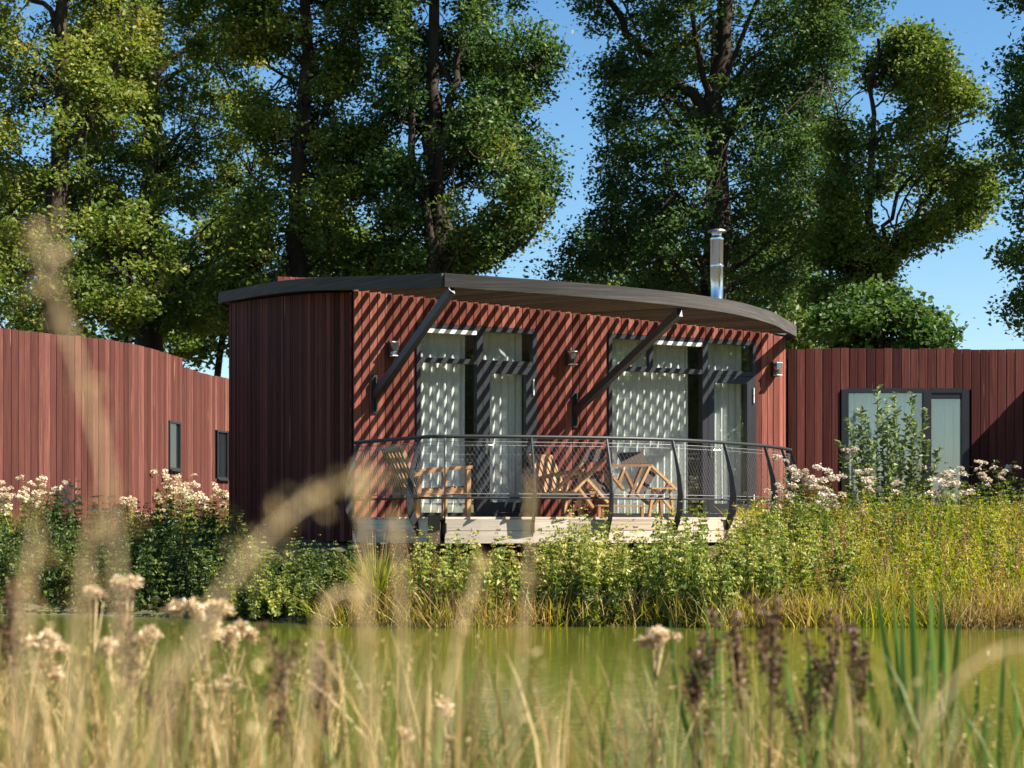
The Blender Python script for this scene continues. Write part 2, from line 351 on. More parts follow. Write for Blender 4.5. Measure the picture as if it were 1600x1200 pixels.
# beams carried by the braces
# ---- terrace wall
wall = MB()
def wallbox(s0, s1, z0, z1, d=-0.09, th=0.10):
    c = WP((s0 + s1) / 2, d, (z0 + z1) / 2); wall.box(c, s1 - s0, th, z1 - z0, (U, -N, (0, 0, 1)))
def wtop(s): q = WP(s, 0, 0); return roofz(q[0], q[1]) - 0.0
SL, SR = S(553), S(1186)
W1 = (S(650), S(838)); W2 = (S(950), S(1181))
ZT = ZC + 315 * 24.36 / FPX                 # window head
for a, b in ((SL, W1[0]), (W1[1], W2[0]), (W2[1], 4.46)): wallbox(a + 0.002, b - 0.002, BZ, wtop(b) + 0.02)
for a, b in (W1, W2): wallbox(a, b, ZT, wtop(b) + 0.02); wallbox(a, b, BZ, DZ + 0.02)
front_wall = wall.build('front_wall', BACK, cabin)
def planks(path, z0f, z1f, wid, mat, parent, out=1, th=0.028, jit=0.004, gap=0.006, holes=(), rng=RNG, wj=0.0):
    """upright boards along a plan path; holes: (u0, u1, z0, z1) in path length"""
    path = np.asarray(path, float); dist = np.r_[0, np.cumsum(np.linalg.norm(np.diff(path, axis=0), axis=1))]
    u = 0.0; L = dist[-1]
    while u < L - 0.03:
        wd = min(wid * (1 + rng.uniform(-wj, wj)), L - u); um = u + wd / 2
        p = np.array([np.interp(um, dist, path[:, k]) for k in (0, 1)])
        p2 = np.array([np.interp(min(um + .05, L), dist, path[:, k]) for k in (0, 1)]); p1 = np.array([np.interp(max(um - .05, 0), dist, path[:, k]) for k in (0, 1)])
        t = (p2 - p1) / np.linalg.norm(p2 - p1); rz = math.atan2(t[1], t[0]); nn = np.array([t[1], -t[0]]) * out
        zs = [(z0f(um, *p), z1f(um, *p))]
        for h in holes:
            if h[0] - wd * .5 < um < h[1] + wd * .5:
                zs = [q for a, b in zs for q in ((a, min(b, h[2])), (max(a, h[3]), b)) if q[1] - q[0] > 0.02]
        for a, b in zs:
            c = p + nn * (th / 2 + rng.uniform(0, jit))
            piece('plank', (*c, (a + b) / 2), (wd - gap - rng.uniform(0, 0.003), th, b - a), rz + (0 if out > 0 else math.pi), mat, parent, 0.06)
        u += wd
def rect_path(s0, s1): return np.array([WP(s0, -0.035, 0)[:2], WP(s1, -0.035, 0)[:2]])
# planks split at the openings so that board edges meet the frames
def wall_planks(s0, s1, z0, z1f):
    n_ = max(1, round((s1 - s0) / 0.112)); planks(rect_path(s0, s1), lambda *a: z0, lambda u, x, y: z1f(x, y), (s1 - s0) / n_ * 1.0001, RED, front_wall)
topf = lambda x, y: roofz(x, y) + 0.04
wall_planks(SL, W1[0], BZ, topf); wall_planks(W1[0], W1[1], ZT + 0.004, topf); wall_planks(W1[1], W2[0], BZ, topf)
wall_planks(W2[0], W2[1], ZT + 0.004, topf); wall_planks(W2[1], 4.44, BZ, topf)
# right-hand end curls back
cend = [WP(4.44, -0.035, 0)[:2]]
for k in range(1, 10):
    a = k / 9 * R(88); cend.append(WP(4.44 + 0.42 * math.sin(a), -0.035 - 0.42 * (1 - math.cos(a)), 0)[:2])
cend += [WP(4.86, -1.2, 0)[:2], WP(4.78, -2.4, 0)[:2]]
cend = np.array(cend)
def back_strip(path, z0, zf, name, parent, off=0.012):
    T = np.gradient(path, axis=0); T /= np.linalg.norm(T, axis=1)[:, None]; q = path - np.c_[T[:, 1], -T[:, 0]] * off
    V = [];
    for x, y in q: V += [(x, y, z0), (x, y, zf(x, y))]
    q2 = path - np.c_[T[:, 1], -T[:, 0]] * (off + 0.08)
    for x, y in q2: V += [(x, y, z0), (x, y, zf(x, y))]
    k = len(path)
    Fc = [(2 * i, 2 * i + 2, 2 * i + 3, 2 * i + 1) for i in range(k - 1)] + [(2 * k + 2 * i, 2 * k + 2 * i + 1, 2 * k + 2 * i + 3, 2 * k + 2 * i + 2) for i in range(k - 1)]
    Fc += [(0, 1, 2 * k + 1, 2 * k), (2 * k - 2, 4 * k - 2, 4 * k - 1, 2 * k - 1)]
    Fc += [(2 * i + 1, 2 * i + 3, 2 * k + 2 * i + 3, 2 * k + 2 * i + 1) for i in range(k - 1)]
    return MB().add(V, Fc).build(name, BACK, parent)
end_wall = back_strip(cend, BZ, lambda x, y: roofz(x, y) + 0.02, 'end_wall', cabin)
planks(cend, lambda *a: BZ, lambda u, x, y: roofz(x, y) - 0.004, 0.118, RED, end_wall)
# dark curved side wall
side = spline([(-3.9, 31.4), (-4.5, 30.6), (-4.66, 29.5), (-4.52, 28.55), (-3.92, 27.1), (-3.30, 25.72), (-2.80, 24.74), tuple(WP(SL - 0.004, -0.04, 0)[:2])], 70)
side_wall = back_strip(side, BZ, lambda x, y: roofz(x, y) - 0.02, 'side_wall', cabin)
side_wall['label'] = 'shaded curved side wall of narrow dark red boards'
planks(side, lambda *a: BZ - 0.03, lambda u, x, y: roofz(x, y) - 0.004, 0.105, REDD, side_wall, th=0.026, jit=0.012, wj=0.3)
back = np.vstack([cend[-1:], spline([(4.1, 30.0), (3.4, 31.1), (1.7, 32.2), (-0.6, 32.6), (-2.5, 32.2), (-3.9, 31.4)], 24)])
bw = back_strip(back, BZ, lambda x, y: roofz(x, y) - 0.05, 'back_wall', cabin)
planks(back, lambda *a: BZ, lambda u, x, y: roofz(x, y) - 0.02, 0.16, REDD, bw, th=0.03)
# low parapet of board ends showing above the roof edge
par = np.array([P(432, 440, 29.5)[:2], P(470, 436, 29.9)[:2], P(510, 433, 30.2)[:2], P(546, 430, 30.4)[:2]])
pw = back_strip(par, 4.0, lambda x, y: ZC + (HOR - 430) / FPX * 30.4 - 0.08 - 0.10 * max(0, (-1.8 - x) / 2), 'roof_parapet', cabin)
planks(par, lambda *a: 4.2, lambda u, x, y: ZC + (HOR - 430) / FPX * 30.4 - 0.035 - 0.12 * max(0, (-2.8 - x) / 1.2), 0.13, REDD, pw)
# rooms behind the glass
fl = [WP(SL + .1, -0.16, 0), WP(4.2, -0.16, 0), WP(4.2, -4.2, 0), WP(SL + .1, -4.2, 0)]
MB().add([(p[0], p[1], DZ) for p in fl] + [(p[0], p[1], DZ - .1) for p in fl], [(0, 1, 2, 3), (4, 7, 6, 5), (0, 4, 5, 1), (1, 5, 6, 2), (2, 6, 7, 3), (3, 7, 4, 0)]).build('room_floor', INFL, cabin)
iw = MB()
iw.box(WP((SL + 4.2) / 2, -4.25, 2.6), 4.2 - SL, .08, 2.7, (U, -N, (0, 0, 1))); iw.box(WP(SL + .16, -2.2, 2.6), .08, 4.0, 2.7, (U, -N, (0, 0, 1))); iw.box(WP(4.16, -2.2, 2.6), .08, 4.0, 2.7, (U, -N, (0, 0, 1)))
iw.build('room_wall', INTR, cabin)
MB().box(WP((SL + 4.2) / 2, -2.2, 3.98), 4.2 - SL, 4.1, .05, (U, -N, (0, 0, 1))).build('room_ceiling', INTR, cabin)
# underfloor: slab and piles
under = np.array([p for p in side[20:]] + [WP(4.25, -0.06, 0)[:2]] + [p for p in cend[3:]] + [np.array((3.4, 30.6))]); cu = under.mean(0); under = cu + (under - cu) * 0.97
m = len(under); V = [(x, y, BZ + .02) for x, y in under] + [(x, y, BZ + .18) for x, y in under]
MB().add(V, [tuple(range(m)), tuple(range(m, 2 * m))[::-1]] + [(i, m + i, m + (i + 1) % m, (i + 1) % m) for i in range(m)]).build('floor_slab', PILE, cabin)
for (x, y) in ((-1.0, 22.7), (0.7, 22.6), (2.1, 23.2), (3.2, 24.5), (-1.9, 24.3), (-0.2, 24.4), (1.6, 24.9), (3.4, 26.2), (-3.2, 26.3), (-4.2, 28.4), (-1.5, 27), (1.0, 27.5)):
    g = float(ground_z(x, y)) - 0.4
    MB().tube([(x, y, g), (x, y, BZ + 0.05)], 0.09, 10).build('pile', PILE, cabin)

# ---- windows and doors
def wbar(s0, s1, z0, z1, d, th, name, mat, parent):
    return piece(name, WP((s0 + s1) / 2, d, (z0 + z1) / 2), (s1 - s0, th, z1 - z0), AL, mat, parent)
def pane(s0, s1, z0, z1, d, parent):
    return piece('pane', WP((s0 + s1) / 2, d, (z0 + z1) / 2), (s1 - s0, 0.006, z1 - z0), AL, GLASS, parent)
FW = 0.062
def unit_window(W, pxm, pxdoor, zt, ztr, topsplit):
    a, b = W; mm = S(pxm)
    o = MB()
    win = empty_part('window', WP((a + b) / 2, 0, DZ))
    z0 = DZ + 0.02; z1 = zt - 0.004
    wbar(a + .003, a + FW, z0, z1, -0.03, 0.10, 'frame_post', FRAMEM, win); wbar(b - FW, b - .003, z0, z1, -0.03, 0.10, 'frame_post', FRAMEM, win)
    wbar(mm - .045, mm + .045, z0, z1, -0.03, 0.10, 'frame_post', FRAMEM, win)
    for p, q in ((a + FW, mm - .045), (mm + .045, b - FW)):
        wbar(p, q, z1 - FW, z1, -0.032, 0.095, 'frame_rail', FRAMEM, win)
        wbar(p, q, ztr - .035, ztr + .035, -0.032, 0.095, 'frame_rail', FRAMEM, win)
        wbar(p, q, z0, z0 + .05, -0.032, 0.095, 'frame_rail', FRAMEM, win)
    # top lights
    if topsplit:
        ms = S(topsplit); wbar(ms - .035, ms + .035, ztr + .035, z1 - FW, -0.034, 0.09, 'frame_post', FRAMEM, win)
        pane(a + FW, ms - .035, ztr + .035, z1 - FW, -0.04, win); pane(ms + .035, mm - .045, ztr + .035, z1 - FW, -0.04, win)
        wbar(ms + .05, mm - .05, z1 - FW - .055, z1 - FW, -0.005, 0.05, 'vent_grille', VENT, win)
    else:
        pane(a + FW, mm - .045, ztr + .035, z1 - FW, -0.04, win)
        wbar(a + FW + .01, mm - .05, z1 - FW - .055, z1 - FW, -0.005, 0.05, 'vent_grille', VENT, win)
    pane(mm + .045, b - FW, ztr + .035, z1 - FW, -0.04, win)
    pane(a + FW, mm - .045, z0 + .05, ztr - .035, -0.04, win)
    # door leaf
    door = empty_part('door', WP((mm + b) / 2, 0, DZ))
    p, q = mm + .05, b - FW - .004; t = ztr - .042; bw_ = 0.105
    wbar(p, p + bw_, z0 + .055, t, -0.012, 0.07, 'door_stile', FRAMEM, door); wbar(q - bw_, q, z0 + .055, t, -0.012, 0.07, 'door_stile', FRAMEM, door)
    wbar(p + bw_, q - bw_, t - .11, t, -0.013, 0.068, 'door_rail', FRAMEM, door); wbar(p + bw_, q - bw_, z0 + .055, z0 + .2, -0.013, 0.068, 'door_rail', FRAMEM, door)
    pane(p + bw_, q - bw_, z0 + .2, t - .11, -0.03, door)
    hz = DZ + 1.02
    MB().tube([WP(p + .05, .02, hz + .09), WP(p + .05, .07, hz + .085), WP(p + .05, .07, hz), WP(p + .17, .07, hz)], .010, 6).build('door_handle', STEEL, door)
    wbar(p + .03, p + .07, hz - .12, hz + .14, 0.026, 0.012, 'handle_plate', STEEL, door)
    for hz in (DZ + .25, DZ + 1.75, t - .28): MB().tube([WP(q + .005, .035, hz), WP(q + .005, .035, hz + .11)], .012, 6).build('hinge', VENT, door)
def empty_part(name, loc):
    o = bpy.data.objects.new(name, None); o.empty_display_size = .1; return link(o, cabin, loc)
ZTR = ZC + 258.5 * 24.36 / FPX
unit_window(W1, 749, 0, ZT, ZTR, None)
unit_window(W2, 1101, 0, ZT, ZTR, 1017)
def curtain(px0, px1, zb, zt, label, dd=-0.17, wave=0.028, per=0.115, seed=0):
    rg = np.random.default_rng(seed); s0, s1 = S(px0), S(px1); k = int((s1 - s0) / 0.012); V = []
    ph = np.cumsum(rg.uniform(.6, 1.4, k)) * (2 * math.pi * 0.012 / per)
    for zz, am in ((zb, 1.15), (zb + (zt - zb) * .5, 1.0), (zt, .55)):
        for i in range(k): V.append(WP(s0 + (s1 - s0) * i / (k - 1), dd + am * wave * math.sin(ph[i]) + .012 * math.sin(i * .05 + zz), zz))
    o = MB().add(V, [(r * k + i, r * k + i + 1, (r + 1) * k + i + 1, (r + 1) * k + i) for r in range(2) for i in range(k - 1)]).build('curtain', CURT, None, True)
    tag(o, label, 'curtain', 'sheer curtains inside the cabin')
curtain(652, 734, DZ + .03, ZT, 'white sheer curtain drawn across the narrower cabin window pane', seed=1)
curtain(764, 824, DZ + .03, ZT, 'white sheer curtain behind the balcony door next to the armchair', seed=2, dd=-.2)
curtain(948, 1084, DZ + .03, ZT, 'white sheer curtain behind the wide window above the piled chairs', seed=3)
curtain(1108, 1170, DZ + .03, ZT, 'white sheer curtain behind the balcony door beside the end wall lamp', seed=4, dd=-.2)

# ---- braces with wall plates
def brace(pxa, pya, pxb, pyb, dB):
    a = D(pxa, pya, 0.06); b = D(pxb, pyb, dB); b[2] = roofz(b[0], b[1]) - 0.03
    br = MB().bar(a, b, 0.075, 0.115, N).build('brace', ANTH, cabin)
    c = D(pxa - 1, pya, 0.012)
    piece('wall_plate', (c[0], c[1], c[2] + 0.02), (0.085, 0.016, 0.52), AL, ANTH, br)
    piece('bracket_fin', WP((c - ORG) @ U, 0.05, c[2] + 0.02), (0.012, 0.085, 0.46), AL, ANTH, br)
    for dz in (-.2, .24): piece('bolt', WP((c - ORG) @ U + .025, 0.026, c[2] + dz), (.022, .014, .022), AL, STEEL, br)
brace(586, 618, 706, 457, 2.5)
brace(899, 642, 1062, 484, 2.78)
# ---- flue
fp = P(1120, 470, 29.0); ft = P(1120, 372, 29.0)
flue = MB().tube([(fp[0], fp[1], fp[2] - .6), (fp[0], fp[1], ft[2])], 0.105, 24).build('flue_pipe', STEEL, cabin, True)
def ring(z, r, h): MB().tube([(fp[0], fp[1], z - h / 2), (fp[0], fp[1], z + h / 2)], r, 24).build('collar', STEEL, flue, False)
for z in (ft[2] - .02, P(1120, 416, 29.0)[2]): ring(z, .118, .028)
MB().tube([(fp[0], fp[1], ft[2]), (fp[0], fp[1], ft[2] + .10)], .085, 20).build('outlet', STEEL, flue, True)
MB().tube([(fp[0], fp[1], ft[2] + .10), (fp[0], fp[1], ft[2] + .125), (fp[0], fp[1], ft[2] + .15)], [.16, .15, .03], 24).build('rain_cap', plain('dull_steel', (.25, .25, .25), .4, .9), flue)
# ---- wall lamps
def wall_lamp(px, py, label, d=0.0, rz=AL, pos=None):
    c = D(px, py, 0.0) if pos is None else np.array(pos)
    nn = np.array([math.sin(rz), -math.cos(rz), 0]); tt = np.array([math.cos(rz), math.sin(rz), 0])
    t = empty('wall_lamp', c, label, 'lamp', 'box lamps on the terrace wall')
    piece('back_box', c + nn * .045, (.10, .075, .23), rz, ANTH, t)
    piece('light_head', c + nn * .125 + np.array([0, 0, .03]), (.085, .085, .10), rz, STEEL, t)
    piece('glass_shade', c + nn * .125 + np.array([0, 0, -.055]), (.075, .075, .07), rz, GLASS, t)
    piece('drip_cap', c + nn * .13 + np.array([0, 0, .088]), (.105, .105, .012), rz, VENT, t)
    piece('base_lip', c + nn * .13 + np.array([0, 0, -.098]), (.10, .10, .012), rz, VENT, t)
wall_lamp(611, 546, 'small metal box lamp above the brace foot next to the armchair')
wall_lamp(888, 560, 'small metal box lamp on the wall between the two glazed openings')
wall_lamp(1208, 577, 'small metal box lamp on the wall end past both doors')

# ---- balcony deck
DK = (-0.97, 21.88)
deck_left = np.array([(-2.10, 23.55), DK])
deck_right = spline([DK, (0, 21.98), (1.18, 22.31), (2.07, 22.78), (2.84, 23.58), (3.46, 24.45), (3.84, 25.2), (4.12, 26.0), (4.28, 26.9)], 60)
dout = np.vstack([deck_left[:1], deck_right])
deck = empty_part('balcony_deck', (1.0, 24.0, DZ))
def deck_span(d):
    q = dout - ORG[:2]; ss = q @ U[:2]; dd = q @ N[:2]; hits = []
    for i in range(len(q) - 1):
        if (dd[i] - d) * (dd[i + 1] - d) <= 0 and dd[i] != dd[i + 1]: hits.append(ss[i] + (d - dd[i]) / (dd[i + 1] - dd[i]) * (ss[i + 1] - ss[i]))
    return (min(hits), max(hits)) if len(hits) > 1 else None
d = 0.085
while d < 3.4:
    sp = deck_span(d)
    if sp and sp[1] - sp[0] > .3:
        piece('deck_board', WP((sp[0] + sp[1]) / 2, d, DZ - .016), (sp[1] - sp[0] + .05, .136, .03), AL, DECK, deck)
    d += .145
def fascia(path, parts):
    path = np.asarray(path); dist = np.r_[0, np.cumsum(np.linalg.norm(np.diff(path, axis=0), axis=1))]
    for i in range(parts):
        a, b = dist[-1] * i / parts, dist[-1] * (i + 1) / parts
        pts = np.array([[np.interp(x, dist, path[:, k]) for k in (0, 1)] for x in np.linspace(a + .003, b - .003, 8)])
        for z0, z1 in ((BZ - .03, BZ + .122), (BZ + .128, DZ - .034)):
            ribbon(pts, lambda x, y: z0, lambda x, y: z1, -.04, 'fascia_plank', DECK, deck)
fascia(deck_left, 1); fascia(deck_right[1:], 5)
piece('corner_post', (DK[0], DK[1] - .03, 1.09), (.15, .13, .36), R(5), PILE, deck)
MB().bar((-1.9, 24.0, 1.1), (3.9, 26.5, 1.1), .1, .2).build('joist', PILE, deck); MB().bar((-.9, 22.6, 1.1), (2.9, 24.2, 1.1), .1, .2).build('joist', PILE, deck)
# ---- railing
rail = empty_part('railing', (1.0, 23.5, DZ))
RT = 2.25; RB = DZ + .235
inset = 0.03
rl = np.vstack([deck_left[0] + (0.0, -.02), np.array(DK) + (-.02, .02)]); rr = deck_right[1:52]
def lift(p, z): return np.c_[p, np.full(len(p), z)]
lpath = resample(np.array(rl), .1); rpath = resample(rr, .1); allp = np.vstack([lpath, rpath])
MB().tube(lift(allp, RT), .024, 8).build('handrail', ANTH, rail, True)
MB().tube(lift(allp, RB), .016, 6).build('lower_rail', ANTH, rail, True)
MB().tube(lift(allp, RT - .065), .004, 4).build('tension_wire', WIRE, rail); MB().tube(lift(allp, RT - .11), .003, 4).build('tension_wire', WIRE, rail)
MB().tube(lift(allp, RB + .05), .004, 4).build('tension_wire', WIRE, rail)
def fin(p, nrm):
    nrm = np.array([*nrm, 0.0]); nrm /= np.linalg.norm(nrm); p = np.array([*p, 0.0]); tt = np.array([-nrm[1], nrm[0], 0])
    prof = [(RT - .005, .0, .034), (RT - .2, .06, .046), (RT - .45, .125, .072), (RT - .7, .155, .098), (RT - .92, .14, .112), (RT - 1.05, .09, .11), (RT - 1.17, .035, .09), (RT - 1.27, .0, .06)]
    V = []
    for z, o_, w_ in prof:
        for a, b in ((-1, -1), (1, -1), (1, 1), (-1, 1)): V.append(p + nrm * (o_ + b * w_ / 2) + tt * a * .008 + np.array([0, 0, z]))
    k = len(prof)
    Fc = [(4 * i + j, 4 * i + (j + 1) % 4, 4 * i + 4 + (j + 1) % 4, 4 * i + 4 + j) for i in range(k - 1) for j in range(4)] + [(3, 2, 1, 0), tuple(range(4 * k - 4, 4 * k))]
    f = MB().add(V, Fc).build('baluster', ANTH, rail)
    MB().box(p + nrm * .03 + np.array([0, 0, RT - 1.14]), .05, .06, .12, (tt, nrm, (0, 0, 1))).build('foot_bracket', ANTH, f)
def path_at_px(path, px):
    r_ = path[:, 0] / path[:, 1] * FPX + 800; i = int(np.argmin(abs(r_ - px))); t = path[min(i + 1, len(path) - 1)] - path[max(i - 1, 0)]
    return path[i], (t[1], -t[0])
for px in (562, 658): fin(*path_at_px(lpath, px))
for px in (692, 825, 946, 1051, 1133, 1193): fin(*path_at_px(rpath, px))
fin(rpath[-8], (rpath[-7] - rpath[-9])[[1, 0]] * (1, -1)); fin(rpath[-1], (rpath[-1] - rpath[-3])[[1, 0]] * (1, -1))
net = MB()
pd = np.r_[0, np.cumsum(np.linalg.norm(np.diff(allp, axis=0), axis=1))]
def netp(u, z): return (np.interp(u, pd, allp[:, 0]), np.interp(u, pd, allp[:, 1]), z)
hgt = RT - .065 - RB - .05; run = hgt * .62; u = -run
while u < pd[-1]:
    for a, b in ((u, u + run), (u + run, u)):
        za, zb = RB + .05, RT - .065; ua, ub = a, b
        if max(ua, ub) > pd[-1] or min(ua, ub) < 0:
            lo, hi = max(0, min(ua, ub)), min(pd[-1], max(ua, ub))
            f = lambda x: za + (zb - za) * (x - a) / (b - a)
            if a < b: ua, ub, za, zb = lo, hi, f(lo), f(hi)
            else: ua, ub, za, zb = hi, lo, f(hi), f(lo)
        if abs(ua - ub) > .03: net.tube([netp(ua, za), netp((ua + ub) / 2, (za + zb) / 2), netp(ub, zb)], .0014, 3, False)
    u += .058
nt_ = net.build('wire_netting', WIRE, rail); nt_['kind'] = 'stuff'

# ================================================================== FURNITURE ON THE DECK
def armchair(loc, rz, label, sc=1.0):
    t = empty('armchair', loc, label, 'armchair', 'slatted teak armchairs on the balcony'); t.rotation_euler = (0, 0, rz); t.scale = (sc,) * 3
    def pt(name, fn):
        m = MB(); fn(m); me = m.data(name, TEAK); o = bpy.data.objects.new(name, me); COL.objects.link(o); WORLD[o.name] = np.zeros(3); o.parent = t; return o
    w2 = .31
    for y in (-w2, w2):
        pt('leg', lambda m: m.bar((.36, y, 0), (.36, y, .60), .06, .055, (1, 0, 0)))
        pt('leg', lambda m: m.bar((-.34, y, 0), (-.30, y, .54), .06, .055, (1, 0, 0)))
        pt('armrest', lambda m: [m.bar((-.40, y, .50), (-.1, y, .56), .075, .04), m.bar((-.1, y, .56), (.2, y, .60), .075, .04), m.bar((.2, y, .60), (.41, y, .612), .075, .04)])
        pt('side_rail', lambda m: m.bar((-.36, y * .93, .27), (.36, y * .93, .33), .03, .07))
        pt('back_post', lambda m: m.bar((-.22, y * .8, .24), (-.52, y * .8, .84), .035, .05, (1, 0, 0)))
    pt('front_rail', lambda m: m.bar((.37, -w2, .31), (.37, w2, .31), .03, .075)); pt('back_rail', lambda m: m.bar((-.51, -w2 * .8, .82), (-.51, w2 * .8, .82), .03, .07))
    pt('back_rail', lambda m: m.bar((-.27, -w2 * .8, .33), (-.27, w2 * .8, .33), .03, .07))
    for i in range(7): x = -.22 + i * .093; pt('seat_slat', lambda m: m.bar((x, -w2 * .9, .33 + (x + .2) * .08), (x, w2 * .9, .33 + (x + .2) * .08), .065, .018))
    for i in range(5): y = -.19 + i * .095; pt('back_slat', lambda m: m.bar((-.255, y, .36), (-.495, y, .80), .016, .062, (0, 1, 0)))
    return t
q = D(672, 808, 1.25); armchair((q[0], q[1], DZ), AL + R(4), 'golden slatted wooden armchair standing alone on the balcony', 1.07)
q = D(893, 808, 0.75); armchair((q[0], q[1], DZ), AL - R(62), 'golden slatted wooden armchair underneath the tipped folding chairs', 1.05)
def folding(name, label, bars, canv, d0, d1, cross):
    c = D(*bars[0][0], (d0 + d1) / 2); t = empty(name, (c[0], c[1], DZ), label, 'folding chair', 'folding chairs piled on the balcony')
    for a, b in bars:
        for dd in (d0, d1): MB().bar(D(a[0] - (25 if dd == d1 else 0) * 0, a[1], dd), D(b[0], b[1], dd) if dd == d0 else D(b[0], b[1], dd), .036, .056, N).build('frame_bar', TEAK, t)
    for a in cross: MB().bar(D(*a, d0), D(*a, d1), .036, .036).build('cross_bar', TEAK, t)
    for quad in canv:
        V = [D(px, py, dd) for px, py, dd in quad]; off = N * .006 + np.array([0, 0, .006])
        MB().add([*V, *[v + off for v in V]], [(0, 1, 2, 3), (7, 6, 5, 4), (0, 4, 5, 1), (1, 5, 6, 2), (2, 6, 7, 3), (3, 7, 4, 0)]).build('canvas', CANVAS, t)
def shiftpx(bars, d0, d1): return bars
folding('folding_chair', 'folding wooden chair with black canvas tipped over the slatted armchair',
        [((916, 748), (949, 785)), ((914, 746), (945, 716)), ((865, 770), (910, 723)), ((904, 763), (927, 794)), ((897, 768), (945, 716))],
        [[(918, 750, 1.5), (948, 784, 1.5), (953, 766, 1.3), (927, 737, 1.3)], [(908, 722, 1.2), (941, 722, 1.2), (947, 702, 1.1), (918, 703, 1.1)]], 1.5, 1.25, [(916, 748), (945, 716), (949, 785), (910, 723)])
folding('folding_chair', 'folding wooden chair with brown canvas lying upside down next to the slatted armchair',
        [((954, 728), (1015, 727)), ((1015, 728), (994, 771)), ((994, 771), (1013, 787)), ((1016, 727), (1056, 765)), ((957, 745), (973, 764)), ((974, 735), (966, 754)), ((976, 736), (989, 764)), ((1002, 731), (982, 780))],
        [[(963, 708, 1.1), (1004, 706.5, 1.1), (1012, 725, 1.35), (972, 726, 1.35)], [(1017, 732, 1.2), (1026, 739, 1.2), (1006, 774, 1.5), (996, 771, 1.5)]], 1.5, 1.28, [(954, 728), (1015, 727), (994, 771), (1013, 787), (1056, 765)])
q = D(1033, 808, 1.45)
tb = empty('stool', (q[0], q[1], DZ), 'small teak stool with crossed legs beside the upside-down folding chair', 'stool')
for dd in (1.3, 1.65):
    for a, b in (((1014, 807), (1020, 765)), ((1052, 807), (1047, 765)), ((1018, 795), (1044, 757)), ((1048, 795), (1022, 762)), ((1033, 806), (1031, 768))): MB().bar(D(*a, dd), D(*b, dd), .035, .045, N).build('leg', TEAK, tb)
for k in range(4): dd = 1.27 + k * .14; MB().bar(D(1016, 763, dd), D(1053, 763, dd), .11, .022).build('seat_slat', TEAK, tb)
q = D(980, 808, 1.4)
bn = empty('footrest', (q[0], q[1], DZ), 'low slatted teak footrest on the deck under the upside-down chair', 'footrest')
for k in range(5): dd = 1.2 + k * .12; MB().bar(D(932, 790, dd), D(1006, 791, dd), .09, .022).build('slat', TEAK, bn)
for px in (936, 1003):
    for dd in (1.2, 1.7): MB().bar(D(px, 808, dd), D(px, 792, dd), .04, .04, N).build('leg', TEAK, bn)
    MB().bar(D(px, 797, 1.2), D(px, 797, 1.7), .03, .05).build('side_rail', TEAK, bn)

# ================================================================== NEIGHBOURING CABINS
ncab = empty('cabin', (-8.1, 36, .9), 'long wavy red board wall with two slit windows left of the oval cabin', 'cabin')
ntop = ZC + 3.5
npath = spline([(-12.75, 28.00), (-11.00, 29.25), (-9.12, 31.38), (-8.38, 32.31), (-7.60, 33.44), (-7.23, 34.69), (-7.08, 35.94), (-6.95, 37.00)], 50)
npath2 = spline([(-6.95, 37.00), (-6.80, 38.62), (-6.38, 40.25), (-5.50, 42.50)], 24)
def nt1(u, x, y): return ntop + RNG.uniform(-.006, .006)
def nt2(u, x, y): return ntop - .175 + RNG.uniform(-.006, .006)
def lenat(path, px):
    d_ = np.r_[0, np.cumsum(np.linalg.norm(np.diff(path, axis=0), axis=1))]; r_ = path[:, 0] / path[:, 1] * FPX + 800
    i = int(np.argmin(abs(r_ - px))); return d_[i], path[i]
def slit(path, pxa, pxb, pya, pyb):
    a, pa = lenat(path, pxa); b, pb = lenat(path, pxb)
    return (min(a, b), max(a, b), P(0, pyb, pa[1])[2], P(0, pya, pa[1])[2]), pa, pb
fp1 = resample(npath, .02); fp2 = resample(npath2, .02)
h1, a1, b1 = slit(fp1, 262, 279, 657, 733); h2, a2, b2 = slit(fp2, 337, 354, 672, 748)
w1 = back_strip(resample(npath, .25), .3, lambda x, y: ntop - .05, 'wall', ncab); planks(npath, lambda *a: .55, nt1, .145, RED2, w1, holes=[h1], wj=.12, jit=.008)
w2 = back_strip(resample(npath2, .25), .3, lambda x, y: ntop - .25, 'wall', ncab); planks(npath2, lambda *a: .55, nt2, .130, RED2, w2, holes=[h2], wj=.12, jit=.008)
DARKGL = plain('dark_slit_glass', (0.012, 0.014, 0.015), 0.08, 0, 0.6, 2, .1)
def slitwin(h, a, b):
    a = np.array(a); b = np.array(b); c = (a + b) / 2; t = b - a; L = np.linalg.norm(t); t /= L; rz = math.atan2(t[1], t[0]); nn = np.array([t[1], -t[0]]); zc = (h[2] + h[3]) / 2; hh = h[3] - h[2]
    wn_ = bpy.data.objects.new('window', None); link(wn_, ncab, (*c, zc))
    piece('pane', (*(c + nn * .002), zc), (L - .08, .012, hh - .08), rz, DARKGL, wn_)
    for sgn in (-1, 1):
        piece('frame_post', (*(c + nn * .02 + t * sgn * (L / 2 - .02)), zc), (.04, .06, hh), rz, ANTH, wn_)
        piece('frame_rail', (*(c + nn * .02), zc + sgn * (hh / 2 - .02)), (L - .082, .058, .04), rz, ANTH, wn_)
    piece('sill', (*(c + nn * .05), h[2] - .02), (L + .06, .10, .03), rz, ANTH, wn_)
slitwin(h1, a1, b1); slitwin(h2, a2, b2)
back_strip(np.array([(-5.5, 42.5), (-10, 45), (-15, 42), (-15, 33), (-12.75, 28)]), .3, lambda x, y: ntop - .1, 'rear_wall', ncab)
